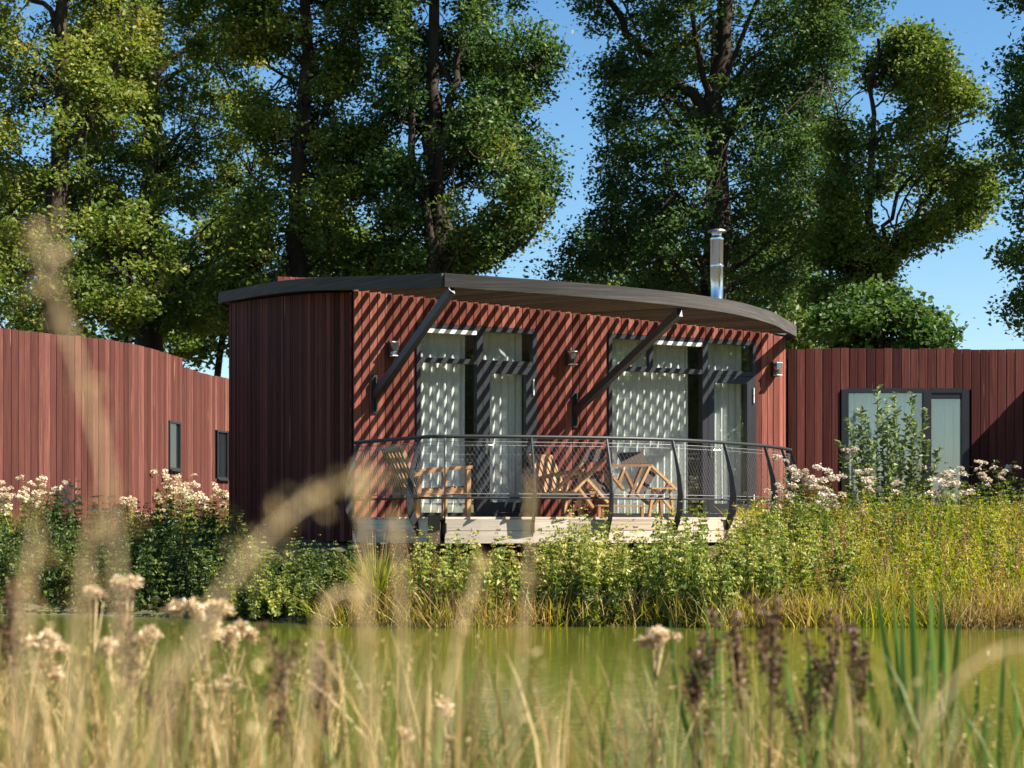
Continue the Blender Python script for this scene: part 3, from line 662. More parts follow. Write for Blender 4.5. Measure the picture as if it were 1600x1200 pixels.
# annex on the right
ann = empty('cabin', (6.5, 27.6, .9), 'dark red board annex with a wide curtained window behind the leafy sapling', 'cabin')
YA = 27.5; atop = ZC + 275 * YA / FPX
apath = np.array([(P(1230, 0, YA)[0], YA - .02), (P(1400, 0, YA)[0], YA), (8.62, YA)])
az0, az1 = P(0, 800, YA)[2], P(0, 609, YA)[2]; ax0, ax1 = P(1320, 0, YA)[0], P(1507, 0, YA)[0]
AW = MB()
for x0, x1, z0, z1 in ((apath[0][0], ax0, .4, atop - .06), (ax1, 8.62, .4, atop - .06), (ax0, ax1, az1, atop - .06), (ax0, ax1, .4, az0)): AW.box(((x0 + x1) / 2, YA + .07, (z0 + z1) / 2), x1 - x0, .1, z1 - z0)
aw = AW.build('wall', BACK, ann)
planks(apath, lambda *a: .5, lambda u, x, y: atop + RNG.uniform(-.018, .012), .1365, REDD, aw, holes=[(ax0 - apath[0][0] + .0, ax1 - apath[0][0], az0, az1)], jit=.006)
awn = bpy.data.objects.new('window', None); link(awn, ann, ((ax0 + ax1) / 2, YA, az0))
def abar(x0, x1, z0, z1, y, th, name, mat): return piece(name, ((x0 + x1) / 2, y, (z0 + z1) / 2), (x1 - x0, th, z1 - z0), 0, mat, awn)
xm = P(1448, 0, YA)[0]
for a, b in ((ax0 - .06, ax0 + .05), (xm - .06, xm + .06), (ax1 - .05, ax1 + .06)): abar(a, b, az0, az1, YA + .0, .11, 'frame_post', FRAMEM)
for a, b in ((ax0 + .05, xm - .06), (xm + .06, ax1 - .05)):
    abar(a, b, az1 - .05, az1 + .02, YA, .108, 'frame_rail', FRAMEM); abar(a, b, az0, az0 + .06, YA, .108, 'frame_rail', FRAMEM)
abar(xm + .06, ax1 - .05, az1 - .14, az1 - .05, YA - .0, .09, 'frame_rail', FRAMEM)
abar(ax0 + .05, xm - .06, az0 + .06, az1 - .05, YA + .01, .008, 'pane', GLASS); abar(xm + .06, ax1 - .05, az0 + .06, az1 - .14, YA + .01, .008, 'pane', GLASS)
def flat_curtain(x0, x1, y, label, seed):
    rg = np.random.default_rng(seed); k = int((x1 - x0) / .012); ph = np.cumsum(rg.uniform(.6, 1.4, k)) * .62; V = []
    for zz in (az0, az1): V += [(x0 + (x1 - x0) * i / (k - 1), y + .03 * math.sin(ph[i]), zz) for i in range(k)]
    tag(MB().add(V, [(i, i + 1, k + i + 1, k + i) for i in range(k - 1)]).build('curtain', CURT, None, True), label, 'curtain', 'sheer curtains inside the annex')
flat_curtain(ax0 + .02, xm - .2, YA + .2, 'pale sheer curtain in the wide annex window behind the leafy sapling', 5)
flat_curtain(xm + .1, ax1 - .03, YA + .22, 'pale sheer curtain in the narrow annex casement next to the sapling', 6)
RM = MB(); RM.box((6.9, YA + 2.6, 2.1), 4.4, .1, 3.2); RM.box((4.72, YA + 1.35, 2.1), .1, 2.4, 3.2); RM.box((9.1, YA + 1.35, 2.1), .1, 2.4, 3.2); RM.build('room_wall', INTR, ann)
MB().box((6.9, YA + 1.4, atop - .15), 4.5, 2.5, .1).build('roof', ROOFM, ann); MB().box((6.9, YA + 1.4, az0 - .1), 4.2, 2.3, .1).build('room_floor', INFL, ann)
wing = np.array([(8.66, YA + .0), (8.60, YA - 1.5), (8.5, YA - 3.2)])[::1]
wg = back_strip(np.array([(8.62, YA - .03), (8.62, YA - 1.5), (8.56, YA - 2.6)]), .3, lambda x, y: atop - .05, 'wing_wall', ann, off=.05); planks(np.array([(8.62, YA - .03), (8.62, YA - 1.5), (8.56, YA - 2.6)]), lambda *a: .4, lambda u, x, y: atop + RNG.uniform(-.015, .01), .136, RED, wg, out=-1)
#@@VEG
# ================================================================== TREES
OAK = leafmat('oak_leaves', [(0.0, (0.030, 0.060, 0.012)), (0.45, (0.095, 0.150, 0.026)), (0.8, (0.20, 0.235, 0.045)), (1.0, (0.32, 0.28, 0.06))], 0.42)
OAKD = leafmat('deep_green_oak_leaves', [(0.0, (0.022, 0.050, 0.015)), (0.5, (0.062, 0.118, 0.028)), (0.85, (0.15, 0.20, 0.042)), (1.0, (0.26, 0.24, 0.05))], 0.38)
MAPLE = leafmat('maple_leaves', [(0.0, (0.02, 0.05, 0.012)), (0.5, (0.045, 0.10, 0.02)), (1.0, (0.13, 0.18, 0.035))], 0.38)
def snoise(p, f, ph): return (np.sin(p[:, 0] * f + ph) * np.sin(p[:, 1] * f * 1.1 + ph * 2.1) + np.sin(p[:, 2] * f * 1.2 + ph * .7 + p[:, 0] * f * .6) + np.sin((p[:, 0] - p[:, 2]) * f * .9 + ph * 1.7)) / 3
def grow(name, label, Y, stems, prof, seed, mat, clumps=430, per=74, leaf=.128, tr=.30, limbs=26, group=None, ry=4.2, tint=.42, thr=-.22, cr=(.32, .78), base=None, extra=()):
    rg = np.random.default_rng(seed)
    pr = np.array(prof, float); zz = ZC + (HOR - pr[:, 0]) / FPX * Y; xl = (pr[:, 1] - 800) / FPX * Y; xr = (pr[:, 2] - 800) / FPX * Y
    o_ = np.argsort(zz); zz, xl, xr = zz[o_], xl[o_], xr[o_]
    def env(z): return np.interp(z, zz, xl), np.interp(z, zz, xr)
    x0 = (stems[0][0][0] - 800) / FPX * Y; gz = float(ground_z(x0, Y))
    t = empty(name, (x0, Y, gz), label, 'tree', group)
    if base is not None: t.location = base[:3]; t.rotation_euler = (0, 0, base[3]) # placed elsewhere: geometry stays relative
    # trunk stems
    trunk = MB(); spts = []
    for k, st in enumerate(stems):
        yo = rg.uniform(-.9, .9) if k else 0
        pts = [P(a, b, Y) for a, b in st]; pts = [np.array([x0 + (pts[0][0] - x0) * .6, Y, gz - .3])] + [p + np.array([0, yo * min(1, max(0, p[2] - gz) / 4), 0]) for p in pts]
        c = spline(pts, 22); c[1:-1, :2] += rg.normal(size=(20, 2)) * .06
        r0 = tr * (1 if k == 0 else .5); rad = np.linspace(r0, r0 * .22, 22); rad[0] *= 1.35
        trunk.tube(c, rad, 9); spts.append((c, rad))
    # clumps
    zlo, zhi = zz[0], zz[-1]; C = []
    while len(C) < clumps:
        n = 4000; z = rg.uniform(zlo, zhi, n); a, b = env(z); cx = (a + b) / 2; rx = np.maximum((b - a) / 2 - .5 * np.mean(cr), .3)
        x = rg.uniform(-1, 1, n); y = rg.uniform(-1, 1, n); rho = np.sqrt(x * x + y * y)
        p = np.c_[cx + x * rx, Y + y * np.minimum(ry, rx * 1.1), z]
        m_ = (rho < 1) & (snoise(p, 2.1, seed * 1.3) + .3 * snoise(p, .9, seed * .7) > thr) & (rg.uniform(size=n) < .22 + .78 * rho ** 2.5)
        tx = np.interp(p[:, 2], spts[0][0][:, 2], spts[0][0][:, 0]); m_ &= ~((np.abs(p[:, 0] - tx) < .62) & (p[:, 1] < Y + .3) & (rg.uniform(size=n) < .85))
        C += list(p[m_])
    C = np.array(C[:clumps]); rad = rg.uniform(*cr, clumps); ct = tint + rg.normal(size=clumps) * .13 + .10 * snoise(C, .5, seed)
    # limbs reach for outer clumps
    lim = []; used = []
    for i in rg.permutation(clumps)[:limbs]:
        e = C[i]; c, r_ = spts[rg.integers(len(spts))]
        hd = np.abs(e[0] - np.interp(e[2], c[:, 2], c[:, 0])) + abs(e[1] - Y); zs = min(np.clip(e[2] - hd * rg.uniform(.25, .75), max(gz + 1.5, zlo - .6), c[-1, 2] - .3), c[-1, 2] - .3)
        s0 = np.array([np.interp(zs, c[:, 2], c[:, k]) for k in range(3)]); rr = np.interp(zs, c[:, 2], r_) * .55
        mid = s0 * .45 + e * .55 + np.array([0, 0, hd * rg.uniform(-.05, .22)]); q = spline([s0, s0 * .75 + mid * .25 + np.array([0, 0, .15]), mid, e], 10)
        wk = np.cumsum(rg.normal(size=(8, 3)), axis=0) * .05; wk -= np.linspace(0, 1, 8)[:, None] * wk[-1]; q[1:-1] += wk; rr = min(rr, .02 + .022 * np.linalg.norm(e - s0))
        trunk.tube(q, np.linspace(rr, .018, 10), 6, False); lim.append(q)
    for ex in extra:
        q = spline([P(a, b, Y) for a, b in ex], 14); q[1:-1] += rg.normal(size=(12, 3)) * .03; trunk.tube(q, np.linspace(.11, .03, 14), 7, False); lim.append(q)
    LP = np.vstack(lim)
    for i in range(clumps):
        if rg.uniform() < .75:
            d_ = np.linalg.norm(LP - C[i], axis=1); j = int(np.argmin(d_))
            if .4 < d_[j] < 3.2:
                q = spline([LP[j], (LP[j] + C[i]) / 2 + rg.normal(size=3) * .18, C[i] + rg.normal(size=3) * .2], 5); trunk.tube(q, np.linspace(.022 + .006 * d_[j], .008, 5), 3, False)
    org = np.array([x0, Y, gz])
    def addp(o):
        o.parent = t; o.location = (0, 0, 0); return o
    addp(trunk.build('trunk', BARK, None, True, org=org))
    cnt = (per * (rad / np.mean(rad)) ** 2).astype(int); idx = np.repeat(np.arange(clumps), cnt); n = len(idx)
    g = rg.normal(size=(n, 3)); g /= np.linalg.norm(g, axis=1)[:, None]; g *= (rg.uniform(size=(n, 1)) ** .6) * np.where(rg.uniform(size=(n, 1)) < .15, 1.3, 1.0); g[:, 2] *= .62
    pc = C[idx] + g * rad[idx][:, None] * (1 + .12 * rg.normal(size=(n, 1)))
    V = leafverts(pc, rg.uniform(.6, 1.25, n) * leaf, rg, .62, .55)
    addp(cloud('crown', V, ct[idx] + rg.normal(size=n) * .12, 2, mat, None, org, LEAF_T))
    return t
TG = 'tall oaks behind the cabins'
grow('oak_tree', 'tall oak with thick dark trunk behind the wavy red wall', 44, [[(90, 480), (88, 300), (104, 150), (96, -60), (110, -330)], [(96, 330), (150, 200), (215, 60), (240, -150)]],
     [(-380, 0, 190), (-200, -110, 250), (0, -150, 270), (150, -160, 250), (300, -160, 260), (420, -120, 300), (500, -60, 240)], 11, OAK, 860, 125, tint=.66, group=TG, thr=-.2, tr=.36)
grow('oak_tree', 'tall dark oak standing between the wavy red wall and the oval cabin', 51, [[(232, 480), (236, 300), (238, 120), (246, -80), (250, -350)], [(240, 250), (180, 90), (120, -90), (90, -250)]],
     [(-390, 150, 350), (-200, 90, 430), (0, 70, 450), (150, 100, 440), (300, 120, 440), (430, 130, 430), (520, 180, 400)], 12, OAK, 860, 125, tint=.50, group=TG, tr=.46, thr=-.25)
grow('oak_tree', 'slender oak with a straight thin trunk rising behind the dark side wall', 46, [[(462, 470), (464, 300), (470, 150), (480, 20), (478, -180), (470, -350)]],
     [(-390, 420, 540), (-200, 350, 600), (0, 340, 590), (130, 350, 580), (220, 380, 620), (330, 370, 640), (430, 330, 620), (500, 300, 560)], 13, OAK, 800, 120, tint=.58, group=TG, tr=.30, thr=-.25)
grow('oak_tree', 'many-stemmed oak with a long low bare branch above the roof kink', 45, [[(688, 470), (684, 330), (676, 200), (676, 40), (680, -200), (690, -360)], [(680, 330), (706, 180), (726, 60), (760, -120), (780, -300)], [(672, 380), (646, 260), (640, 120), (600, -40), (570, -220)]],
     [(-390, 600, 780), (-220, 540, 860), (-20, 545, 858), (50, 560, 882), (110, 565, 886), (160, 570, 850), (200, 560, 862), (260, 560, 892), (310, 570, 888), (350, 580, 866), (400, 590, 800), (430, 600, 720)], 14, OAKD, 950, 118, tint=.52, group=TG, thr=-.28, limbs=34, extra=[[(686, 432), (706, 402), (740, 386), (785, 384), (826, 376), (842, 350)]])
grow('oak_tree', 'huge dense oak rising behind the steel flue', 48, [[(1120, 480), (1122, 330), (1116, 180), (1130, 40), (1150, -160), (1150, -360)], [(1122, 260), (1210, 120), (1300, 20), (1370, -120)], [(1116, 240), (1040, 120), (960, 20), (900, -80)]],
     [(-390, 980, 1260), (-220, 900, 1360), (-30, 880, 1400), (20, 890, 1390), (60, 950, 1370), (110, 922, 1350), (150, 932, 1330), (220, 918, 1330), (290, 912, 1340), (360, 885, 1330), (410, 838, 1310), (450, 850, 1280), (500, 960, 1260)], 15, OAKD, 1280, 125, tint=.48, group=TG, thr=-.4, tr=.45, limbs=40, ry=5)
grow('oak_tree', 'open-crowned oak with yellowing leaves behind the annex', 43, [[(1372, 520), (1370, 400), (1360, 260), (1362, 160), (1372, 60)], [(1376, 430), (1400, 330), (1440, 250), (1500, 200), (1530, 170)], [(1384, 440), (1420, 360), (1450, 300), (1470, 230), (1480, 150)], [(1350, 500), (1345, 380), (1330, 250), (1310, 150)]],
     [(52, 1400, 1440), (80, 1350, 1475), (130, 1310, 1520), (200, 1280, 1560), (280, 1270, 1570), (340, 1260, 1560), (390, 1255, 1440), (440, 1250, 1400), (480, 1260, 1380)], 16, OAK, 520, 100, tint=.46, group=TG, tr=.15, thr=-.15, limbs=30, ry=3.5, cr=(.35, .7))
grow('oak_tree', 'oak reaching in with drooping boughs past the far end of the annex', 38, [[(1760, 560), (1755, 300), (1760, 60), (1750, -250)]],
     [(-380, 1640, 1850), (-200, 1580, 1950), (-40, 1562, 1960), (10, 1570, 1960), (60, 1595, 1960), (100, 1560, 1960), (150, 1542, 1960), (210, 1548, 1960), (270, 1530, 1960), (340, 1515, 1960), (390, 1545, 1950), (430, 1580, 1940), (480, 1570, 1930), (520, 1590, 1900)], 17, OAKD, 620, 110, tint=.46, group=TG, limbs=30)
grow('maple_tree', 'small leafy maple showing just above the annex boards', 36, [[(1375, 600), (1376, 540), (1372, 490), (1370, 450)]],
     [(452, 1345, 1400), (475, 1300, 1430), (500, 1250, 1475), (530, 1240, 1490), (555, 1240, 1470)], 18, MAPLE, 210, 66, leaf=.14, tr=.09, limbs=14, ry=2.0, tint=.62, cr=(.2, .6), thr=-.4)
BGR = 'leafy trees far behind the cabins'
BLS = ('mid green tree far behind the near end of the wavy red wall', 'mid green tree far behind the thick oak and the dark oak', 'mid green tree far behind the gap between wavy wall and oval cabin', 'mid green tree far behind the slender straight oak', 'mid green tree far behind the many-stemmed oak trunk', 'mid green tree far behind the gap next to the huge oak', 'mid green tree far behind the flue and the huge oak')
for i, (cx, a, b, top) in enumerate(((30, -120, 160, 280), (200, 90, 330, 330), (345, 270, 430, 340), (520, 420, 640, 330), (660, 590, 760, 390), (1000, 860, 1130, 330), (1220, 1120, 1310, 300))):
    grow('background_tree', BLS[i], 62 + i % 3, [[(cx, 520), (cx + 8, 400), (cx, top - 10)]], [(top, cx - 40, cx + 40), (top + 60, a + 30, b - 30), (top + 140, a, b), (560, a, b)], 30 + i, OAK, 150, 62, leaf=.24, tr=.16, limbs=10, ry=3.0, tint=.5, group=BGR, cr=(.6, 1.1))
# trees on the near shore that the windows mirror
RL = 'leafy tree on the near shore mirrored in the cabin windows'
for i, (x, y) in enumerate(((24.0, 6.0), (29.0, 1.0), (22.0, -3.0), (31.0, 10.0), (19.5, 1.5), (35.0, 5.0))):
    grow('shore_tree', RL, 45, [[(800, 700), (806, 500), (800, 200)]], [(150, 740, 860), (260, 660, 940), (420, 600, 1000), (620, 620, 980), (700, 680, 920)], 50 + i, MAPLE, 260, 56, leaf=.36, tr=.25, limbs=10, ry=4, tint=.95, group='trees mirrored in the windows', cr=(.7, 1.2), base=(x, y, .2, i * 1.3))

# ================================================================== BANK PLANTS
NET = leafmat('nettle_leaves', [(0.0, (0.045, 0.08, 0.014)), (0.35, (0.135, 0.19, 0.028)), (0.7, (0.32, 0.33, 0.075)), (1.0, (0.48, 0.39, 0.13))], 0.34)
GRS = leafmat('meadow_grass', [(0.0, (0.07, 0.13, 0.012)), (0.4, (0.27, 0.31, 0.022)), (0.7, (0.46, 0.39, 0.055)), (1.0, (0.52, 0.34, 0.13))], 0.4)
STRAW = leafmat('dry_straw', [(0.0, (0.09, 0.14, 0.022)), (0.2, (0.17, 0.17, 0.035)), (0.35, (0.22, 0.135, 0.05)), (0.65, (0.41, 0.28, 0.11)), (1.0, (0.60, 0.45, 0.23))], 0.3)
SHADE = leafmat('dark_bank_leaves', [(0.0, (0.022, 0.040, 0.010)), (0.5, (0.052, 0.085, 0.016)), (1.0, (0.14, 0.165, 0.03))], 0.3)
RUST = leafmat('rusty_seed', [(0.0, (0.045, 0.022, 0.013)), (0.5, (0.10, 0.05, 0.028)), (1.0, (0.20, 0.11, 0.06))], 0.2)
SAPL = leafmat('grey_green_willow_leaves', [(0.0, (0.05, 0.085, 0.03)), (0.5, (0.13, 0.19, 0.06)), (1.0, (0.30, 0.34, 0.12))], 0.35)
FLOW = leafmat('pink_white_florets', [(0.0, (0.36, 0.26, 0.19)), (0.5, (0.58, 0.50, 0.41)), (1.0, (0.76, 0.70, 0.60))], 0.3)
CREAM = leafmat('cream_florets', [(0.0, (0.42, 0.32, 0.20)), (0.5, (0.66, 0.56, 0.40)), (1.0, (0.82, 0.74, 0.60))], 0.3)
FLUFF = leafmat('thistle_down', [(0.0, (0.28, 0.16, 0.06)), (0.5, (0.60, 0.44, 0.25)), (1.0, (0.84, 0.73, 0.54))], 0.3)
REED = leafmat('reed_blades', [(0.0, (0.06, 0.13, 0.02)), (0.5, (0.15, 0.25, 0.045)), (1.0, (0.34, 0.37, 0.10))], 0.45)
STEM = plain('green_brown_stem', (0.16, 0.13, 0.05), .7)
DSTEM = plain('dry_stem', (0.40, 0.29, 0.15), .8)
BSTEM = plain('brown_stem', (0.11, 0.06, 0.035), .8)
BL_T = [(0, 1, 3), (0, 3, 2), (2, 3, 5), (2, 5, 4), (4, 5, 6)]
def blades(base, h, lean, wid, rng, curl=1.6):
    """curved grass blades: (n,7,3); lean: (n,2) horizontal reach"""
    n = len(base); up = np.array([0, 0, 1.0]); l3 = np.c_[lean, np.zeros(n)]
    sd_ = np.c_[-lean[:, 1], lean[:, 0], np.zeros(n)] + rng.normal(size=(n, 3)) * .02 * np.array([1, 1, 0]); sd_ /= (np.linalg.norm(sd_, axis=1)[:, None] + 1e-9)
    tw = rng.uniform(0, math.pi, n); pl = l3 / (np.linalg.norm(l3, axis=1)[:, None] + 1e-9)
    sd_ = sd_ * np.cos(tw)[:, None] + pl * np.sin(tw)[:, None]
    V = []
    for tt, ww in ((0, 1), (.4, .9), (.75, .6)):
        c = base + up * (h * tt * (1 - .12 * tt))[:, None] + l3 * tt ** curl
        V += [c - sd_ * (wid * ww / 2)[:, None], c + sd_ * (wid * ww / 2)[:, None]]
    V.append(base + up * (h * .88)[:, None] + l3)
    return np.stack(V, 1)
def leafy(base, h, nodes, per, ls, rng, lean=.12, droop=.25, top=.35, first=.12, aspect=.5, spread=1.0):
    """stems with whorls of leaves; returns leaf verts and stem blades"""
    LV = []; SV = []
    for b, hh in zip(base, h):
        ln = rng.normal(size=2) * lean * hh; a0 = rng.uniform(0, 6.28)
        ts = np.sort(np.clip(np.linspace(first, 1, nodes) + rng.normal(size=nodes) * .03, .05, 1.02))
        for j, t in enumerate(ts):
            c = b + np.array([ln[0] * t ** 1.5, ln[1] * t ** 1.5, hh * t]); sz = ls * (1 - (1 - top) * t ** 1.5) * rng.uniform(.8, 1.2)
            for k in range(per):
                a = a0 + j * 1.57 + k * 6.283 / per + rng.normal() * .3; dr = np.array([math.cos(a), math.sin(a), -droop + .5 * t * (1 - droop)])
                LV.append((c + dr * sz * .5 * spread, dr, sz))
        SV.append((b, hh * 1.02, ln))
    c = np.array([q[0] for q in LV]); dr = np.array([q[1] for q in LV]); sz = np.array([q[2] for q in LV])
    V = leafverts(c, sz, rng, aspect, .12, dirs=dr + rng.normal(size=dr.shape) * np.array([.35, .35, .75]) - np.array([0, 0, .15]))
    sb = blades(np.array([q[0] for q in SV]), np.array([q[1] for q in SV]), np.array([q[2] for q in SV]), np.full(len(SV), .011), rng, 1.5)
    return V, sb
def onbank(px, Y): x = (np.asarray(px, float) - 800) / FPX * np.asarray(Y, float); return np.c_[x, Y, ground_z(x, np.asarray(Y, float)) - .03]
def joined(name, parts, mat, label, cat):
    """leaf verts (n,4,3) padded to blades' 7 is wasteful: keep two clouds under one stuff object"""
    o = None
    for i, (V, tn, T) in enumerate(parts):
        q = cloud(name if i == 0 else 'stems', V, tn, 0, mat, o, (0, 0, 0), T, kind='stuff')
        if i == 0: o = q; tag(o, label, cat, kind='stuff')
    return o
rg = np.random.default_rng(101)
# nettle bed along the shore
n = 560; px = np.where(rg.uniform(size=n) < .9, rg.uniform(838, 1200, n), rg.uniform(1190, 1330, n)); Y = shore((px - 800) / FPX * 20.5) + rg.uniform(.05, 1.7, n); B = onbank(px, Y)
hh = rg.uniform(.55, 1.05, n) * (.88 + .16 * np.sin(px * .043) + .12 * np.sin(px * .11 + 1)) * np.where(rg.uniform(size=n) < .15, 1.15, 1)
n2 = 130; px2 = rg.uniform(640, 850, n2); Y2 = shore((px2 - 800) / FPX * 20.5) + rg.uniform(.1, 1.4, n2); B = np.vstack([B, onbank(px2, Y2)]); hh = np.r_[hh, rg.uniform(.35, .85, n2) + np.where((px2 > 770) & (px2 < 800), .25, 0)]
V, sb = leafy(B, hh, 13, 4, .115, rg, lean=.1, droop=.35)
tn = np.repeat(.40 + rg.normal(size=len(B)) * .2, 52) + np.tile(np.repeat(np.linspace(-.18, .22, 13), 4), len(B)) + rg.normal(size=len(V)) * .1
joined('nettle_bed', [(V, tn, LEAF_T), (sb, np.full(len(sb), .7), BL_T)], NET, 'dense pale green nettles along the shore below the balcony', 'nettles')
# golden meadow on the right bank
n = 880; px = rg.uniform(1150, 2000, n); Y = rg.uniform(20.0, 25.5, n); B = onbank(px, Y); hh = rg.uniform(.35, .8, n)
V, sb = leafy(B, hh, 12, 3, .085, rg, lean=.15, droop=.05, aspect=.36)
joined('meadow_herbs', [(V, np.repeat(.5 + rg.normal(size=n) * .22, 36) + rg.normal(size=len(V)) * .1, LEAF_T), (sb, np.full(n, .8), BL_T)], GRS, 'yellow green herbs covering the sunny bank in front of the annex', 'herbs')
n = 26000; px = rg.uniform(1150, 2050, n); Y = rg.uniform(19.6, 26.5, n); B = onbank(px, Y)
pxl = np.where(rg.uniform(size=6000) < .55, rg.uniform(480, 850, 6000), rg.uniform(850, 1250, 6000)); Yl = shore((pxl - 800) / FPX * 20.5) + rg.uniform(-.08, 1.9, 6000); B = np.vstack([B, onbank(pxl, Yl)])
far = np.c_[rg.uniform(-14, 12, 5000), rg.uniform(26, 42, 5000)]; B = np.vstack([B, np.c_[far, ground_z(far[:, 0], far[:, 1])]])
N_ = len(B); h = rg.uniform(.22, .62, N_); h[n:n + 6000] = rg.uniform(.12, .42, 6000); ln = rg.normal(size=(N_, 2)) * .16
patch = .5 + .22 * np.sin(B[:, 0] * 2.3 + B[:, 1]) * np.sin(B[:, 1] * 1.7) + .15 * np.sin(B[:, 0] * 6.1)
tn = patch + rg.normal(size=N_) * .17; tn[n:n + 6000] += .12
tag(cloud('bank_grass', blades(B, h, ln, rg.uniform(.008, .02, N_), rg), tn, 0, GRS, None, (0, 0, 0), BL_T, kind='stuff'), 'yellow green and straw coloured grass on the far bank', 'grass', kind='stuff')
n = 300; px = np.where(rg.uniform(size=n) < .7, rg.uniform(1120, 1640, n), rg.uniform(560, 900, n)); Y = shore((px - 800) / FPX * 21) + rg.uniform(.1, 3.6, n) * np.where(px > 1120, 1, .4); B = onbank(px, Y)
V, sb = leafy(B, rg.uniform(.35, .85, n), 15, 3, .045, rg, lean=.18, droop=.1, aspect=.5, first=.4, top=.6)
RUSTY = leafmat('withered_herbs', [(0.0, (0.10, 0.05, 0.02)), (0.5, (0.24, 0.13, 0.055)), (1.0, (0.38, 0.24, 0.11))], 0.25)
joined('withered_herbs', [(V, rg.uniform(0, 1, len(V)), LEAF_T), (sb, rg.uniform(.1, .7, n), BL_T)], RUSTY, 'rusty brown withered herbs scattered through the far bank', 'herbs')
n = 260; px = rg.uniform(1170, 1640, n); Y = rg.uniform(20.6, 25.8, n); B = onbank(px, Y)
V, sb = leafy(B, rg.uniform(.4, .8, n), 10, 4, .10, rg, lean=.15, droop=.15, aspect=.4)
joined('green_herbs', [(V, np.repeat(.25 + rg.normal(size=n) * .15, 40) + rg.normal(size=len(V)) * .08, LEAF_T), (sb, np.full(n, .3), BL_T)], NET, 'darker green leafy herbs mixed into the sunny meadow bank', 'herbs')
# fringe of dead stems leaning over the water edge
n = 3200; px = np.where(rg.uniform(size=n) < .72, rg.uniform(1180, 2000, n), np.where(rg.uniform(size=n) < .6, rg.uniform(520, 860, n), rg.uniform(860, 1180, n))); x = (px - 800) / FPX * 20.3; Y = shore(x) + rg.uniform(-.12, .3, n); B = onbank(px, Y); ln = rg.normal(size=(n, 2)) * .2; ln[:, 1] -= .12
tag(cloud('dead_grass_fringe', blades(B, rg.uniform(.18, .62, n), ln, rg.uniform(.006, .014, n), rg, 1.3), rg.uniform(.2, .9, n), 0, STRAW, None, (0, 0, 0), BL_T, kind='stuff'), 'dead straw grass hanging over the far water edge', 'grass', kind='stuff')
# shaded plants left of the cabin
n = 900; px = rg.uniform(-420, 560, n); Y = shore((px - 800) / FPX * 23) + rg.uniform(.0, 3.4, n) * np.where(px > 400, .55, 1); B = onbank(px, Y); hh = rg.uniform(.45, .95, n) * np.where(px > 360, .62, 1)
V, sb = leafy(B, hh, 11, 4, .12, rg, lean=.15, droop=.2)
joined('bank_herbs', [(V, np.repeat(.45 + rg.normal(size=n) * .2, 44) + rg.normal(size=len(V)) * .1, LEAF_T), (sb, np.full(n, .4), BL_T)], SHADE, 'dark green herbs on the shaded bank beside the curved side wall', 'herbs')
# bright herb clumps on the shore left of the terrace
def bush(name, label, px, py, Y, w_, h_, mat, seed, cat='plant', group=None, ls=.06, tint=.6, stems=26):
    r2 = np.random.default_rng(seed); c = onbank([px], [Y])[0]; t = empty(name, c, label, cat, group)
    b = np.c_[c[0] + r2.normal(size=stems) * w_ * .4, c[1] + r2.normal(size=stems) * w_ * .3, np.full(stems, c[2])]
    V, sb = leafy(b, r2.uniform(.55, 1.05, stems) * h_, 14, 4, ls, r2, lean=.3, droop=.0, aspect=.55)
    cloud('foliage', V, tint + r2.normal(size=len(V)) * .16, 0, mat, t, c, LEAF_T); cloud('stems', sb, np.full(len(sb), .4), 0, mat, t, c, BL_T, kind='stuff'); return t
bush('leafy_plant', 'bright yellow green leafy clump on the shore below the dark side wall', 425, 960, 21.2, .75, .62, NET, 201, ls=.075, stems=34)
bush('leafy_plant', 'low light green clump at the water edge beside the sedge tuft', 478, 960, 20.95, .6, .5, NET, 202, ls=.07, stems=30)
bush('leafy_plant', 'tall pale sprig standing in front of the dark side wall', 420, 900, 21.9, .2, 1.05, NET, 203, ls=.085, tint=.5, stems=7)
bush('leafy_plant', 'green tuft with small pale buds at the shaded water edge', 378, 930, 22.0, .45, .8, NET, 204, ls=.08, tint=.3, stems=18)
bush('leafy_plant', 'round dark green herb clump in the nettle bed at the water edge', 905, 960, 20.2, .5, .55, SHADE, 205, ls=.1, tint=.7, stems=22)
bush('leafy_plant', 'lush green herb clump below the last baluster of the railing', 1245, 880, 22.6, .7, .85, NET, 206, ls=.11, tint=.3, stems=24)
bush('leafy_plant', 'glossy green herb clump on the bank in front of the annex casement', 1430, 850, 23.4, .6, .7, NET, 207, ls=.1, tint=.25, stems=22)
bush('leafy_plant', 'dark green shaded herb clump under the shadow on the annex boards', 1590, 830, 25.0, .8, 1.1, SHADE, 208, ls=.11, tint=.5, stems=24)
# sedge tufts
def tuft(label, px, Y, hgt, n, seed, mat=GRS, tint=.3, spread=.5):
    r2 = np.random.default_rng(seed); c = onbank([px], [Y])[0]; t = empty('sedge_tuft', c, label, 'grass tuft')
    a = r2.uniform(0, 6.28, n); b = np.c_[c[0] + np.cos(a) * .1 * r2.uniform(0, 1, n), c[1] + np.sin(a) * .1 * r2.uniform(0, 1, n), np.full(n, c[2])]
    rr = r2.uniform(.15, 1, n) * spread * hgt
    cloud('blades', blades(b, r2.uniform(.6, 1.05, n) * hgt * (1 - .25 * rr / (spread * hgt)), np.c_[np.cos(a), np.sin(a)] * rr[:, None], r2.uniform(.008, .016, n), r2, 2.0), tint + r2.normal(size=n) * .22, 0, mat, t, c, BL_T)
    k = n // 12; cloud('flower_stems', blades(b[:k], r2.uniform(.95, 1.2, k) * hgt, np.c_[np.cos(a), np.sin(a)][:k] * rr[:k, None] * .6, np.full(k, .008), r2, 1.6), np.full(k, .75), 0, STRAW, t, c, BL_T)
tuft('tall fountain-shaped sedge tuft under the left end of the balcony', 588, 20.5, 1.05, 240, 301)
